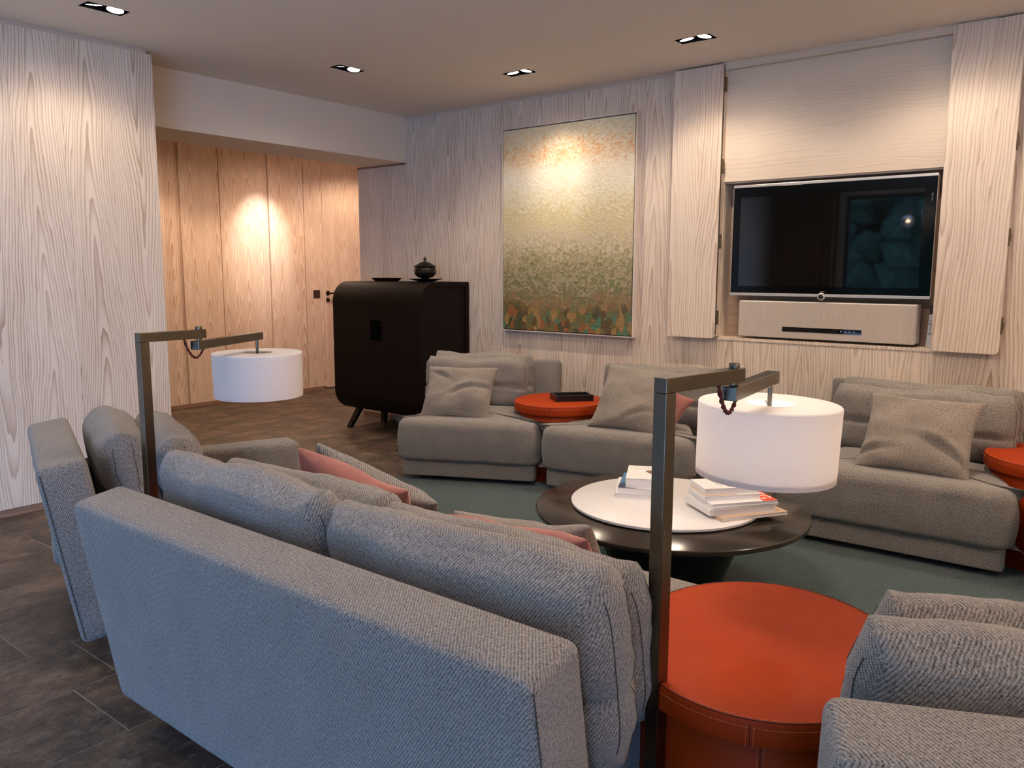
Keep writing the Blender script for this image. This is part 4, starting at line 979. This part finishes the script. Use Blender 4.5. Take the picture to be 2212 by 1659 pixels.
# ------------------------------------------------------------------ loose cushions
def R3(rx=0, ry=0, rz=0): return Matrix.Rotation(math.radians(rz), 4, 'Z') @ Matrix.Rotation(math.radians(rx), 4, 'X') @ Matrix.Rotation(math.radians(ry), 4, 'Y')
throw_pillow('throw_pillow', .47, .38, .13, M['fabric_plain'], (-3.48, 3.81, .545), R3(-34, 0, 26), 'square grey-beige cushion leaning on the far left sofa', 11, [(.35, .1, .25, .6, .018), (-.5, .55, -.5, .35, .012)])
throw_pillow('throw_pillow', .47, .44, .14, M['fabric_plain'], (-2.375, 4.14, .57), R3(-36, 5, 12), 'square grey-beige cushion leaning on the sofa behind the lamp post', 12, [(.2, -.5, .5, .4, .012)])
throw_pillow('throw_pillow', .30, .28, .09, M['velvet'], (-2.25, 4.22, .525), R3(-26, 24, 12), 'dusty pink velvet cushion peeping out behind the cushion by the lamp post', 13)
throw_pillow('throw_pillow', .50, .42, .14, M['fabric_plain'], (-.84, 4.11, .56), R3(-38, 1, 1.5), 'square grey-beige cushion with creased corner on the right-hand sofa', 14, [(.5, -.35, -.6, .5, .02), (-.8, -.6, .4, .4, .015)])
# on the foreground sofa
throw_pillow('throw_pillow', .42, .40, .13, M['velvet'], (-1.84, 1.57, .575), R3(24, 12, 4), 'dusty pink velvet cushion on the left seat of the foreground sofa', 15, [(-.2, .4, .8, .6, .014)])
throw_pillow('throw_pillow', .46, .42, .15, M['fabric'], (-1.90, 1.70, .545), R3(28, 20, 6), 'twill cushion leaning against the left pink cushion of the foreground sofa', 16)
throw_pillow('throw_pillow', .48, .38, .12, M['velvet'], (-1.17, 1.57, .535), R3(24, -6, -2), 'dusty pink velvet cushion on the right seat of the foreground sofa', 17, [(.2, .6, .1, .5, .012), (-.4, .7, -.1, .3, .01)])
throw_pillow('throw_pillow', .52, .42, .14, M['fabric_plain'], (-1.25, 1.71, .488), R3(26, -9, -2), 'grey cushion in front of the right pink cushion of the foreground sofa', 18)

for x, y, lb in ((1.7, 2.9, 'slim steel fill lamp added near the right wall to light the ceiling, out of frame'), (1.6, .9, 'slim steel fill lamp added right of the camera to light the ceiling, out of frame')):  # stands for the added ceiling-brightening lamps, out of view
    t = thing('fill_uplighter', lb, 'floor lamp', (x, y, 0), 0, 'slim uplighters added for light')
    finish('stem', lathe([(0, 0), (.14, 0), (.14, .015), (.012, .02), (.012, 1.70), (0, 1.70)], 24), M['steel'], t, smooth=True)
    finish('bowl', lathe([(0, 1.70), (.05, 1.705), (.16, 1.775), (.155, 1.778), (.05, 1.715), (0, 1.712)], 32), M['silver'], t, smooth=True)

# ------------------------------------------------------------------ pendant bulbs: two reflected in the television, two added for light
for i, (x, y, z_) in enumerate(((-2.50, -1.0, 1.94), (-2.28, -1.0, 2.03), (-.6, -1.3, 1.9), (.9, -.6, 2.0))):
    t = thing('pendant_bulb', ('lower', 'upper', 'nearer window-side', 'rightmost')[i] + (' clear glass pendant bulb seen glowing in the television' if i < 2 else ' clear glass pendant bulb added behind the camera for light, out of frame'), 'pendant light', (x, y, z_), 0, 'clear glass pendant bulbs')
    finish('glass_globe', lathe([(0, -.075)] + [(.075*math.sin(a*PI/14), -.075*math.cos(a*PI/14)) for a in range(1, 13)] + [(.02, .085), (.02, .1)], 28, cap=False), M['bulb_glass'], t, smooth=True)
    finish('filament', lathe([(0, -.02), (.008, -.02), (.008, .03), (0, .03)], 10), M['filament'], t)
    finish('cable', tube([(0, 0, .095), (0, 0, H - z_)], .003, 6), M['black'], t)
    finish('lamp_cap', lathe([(0, .08), (.021, .08), (.021, .12), (0, .125)], 20), M['brass'], t, smooth=True)
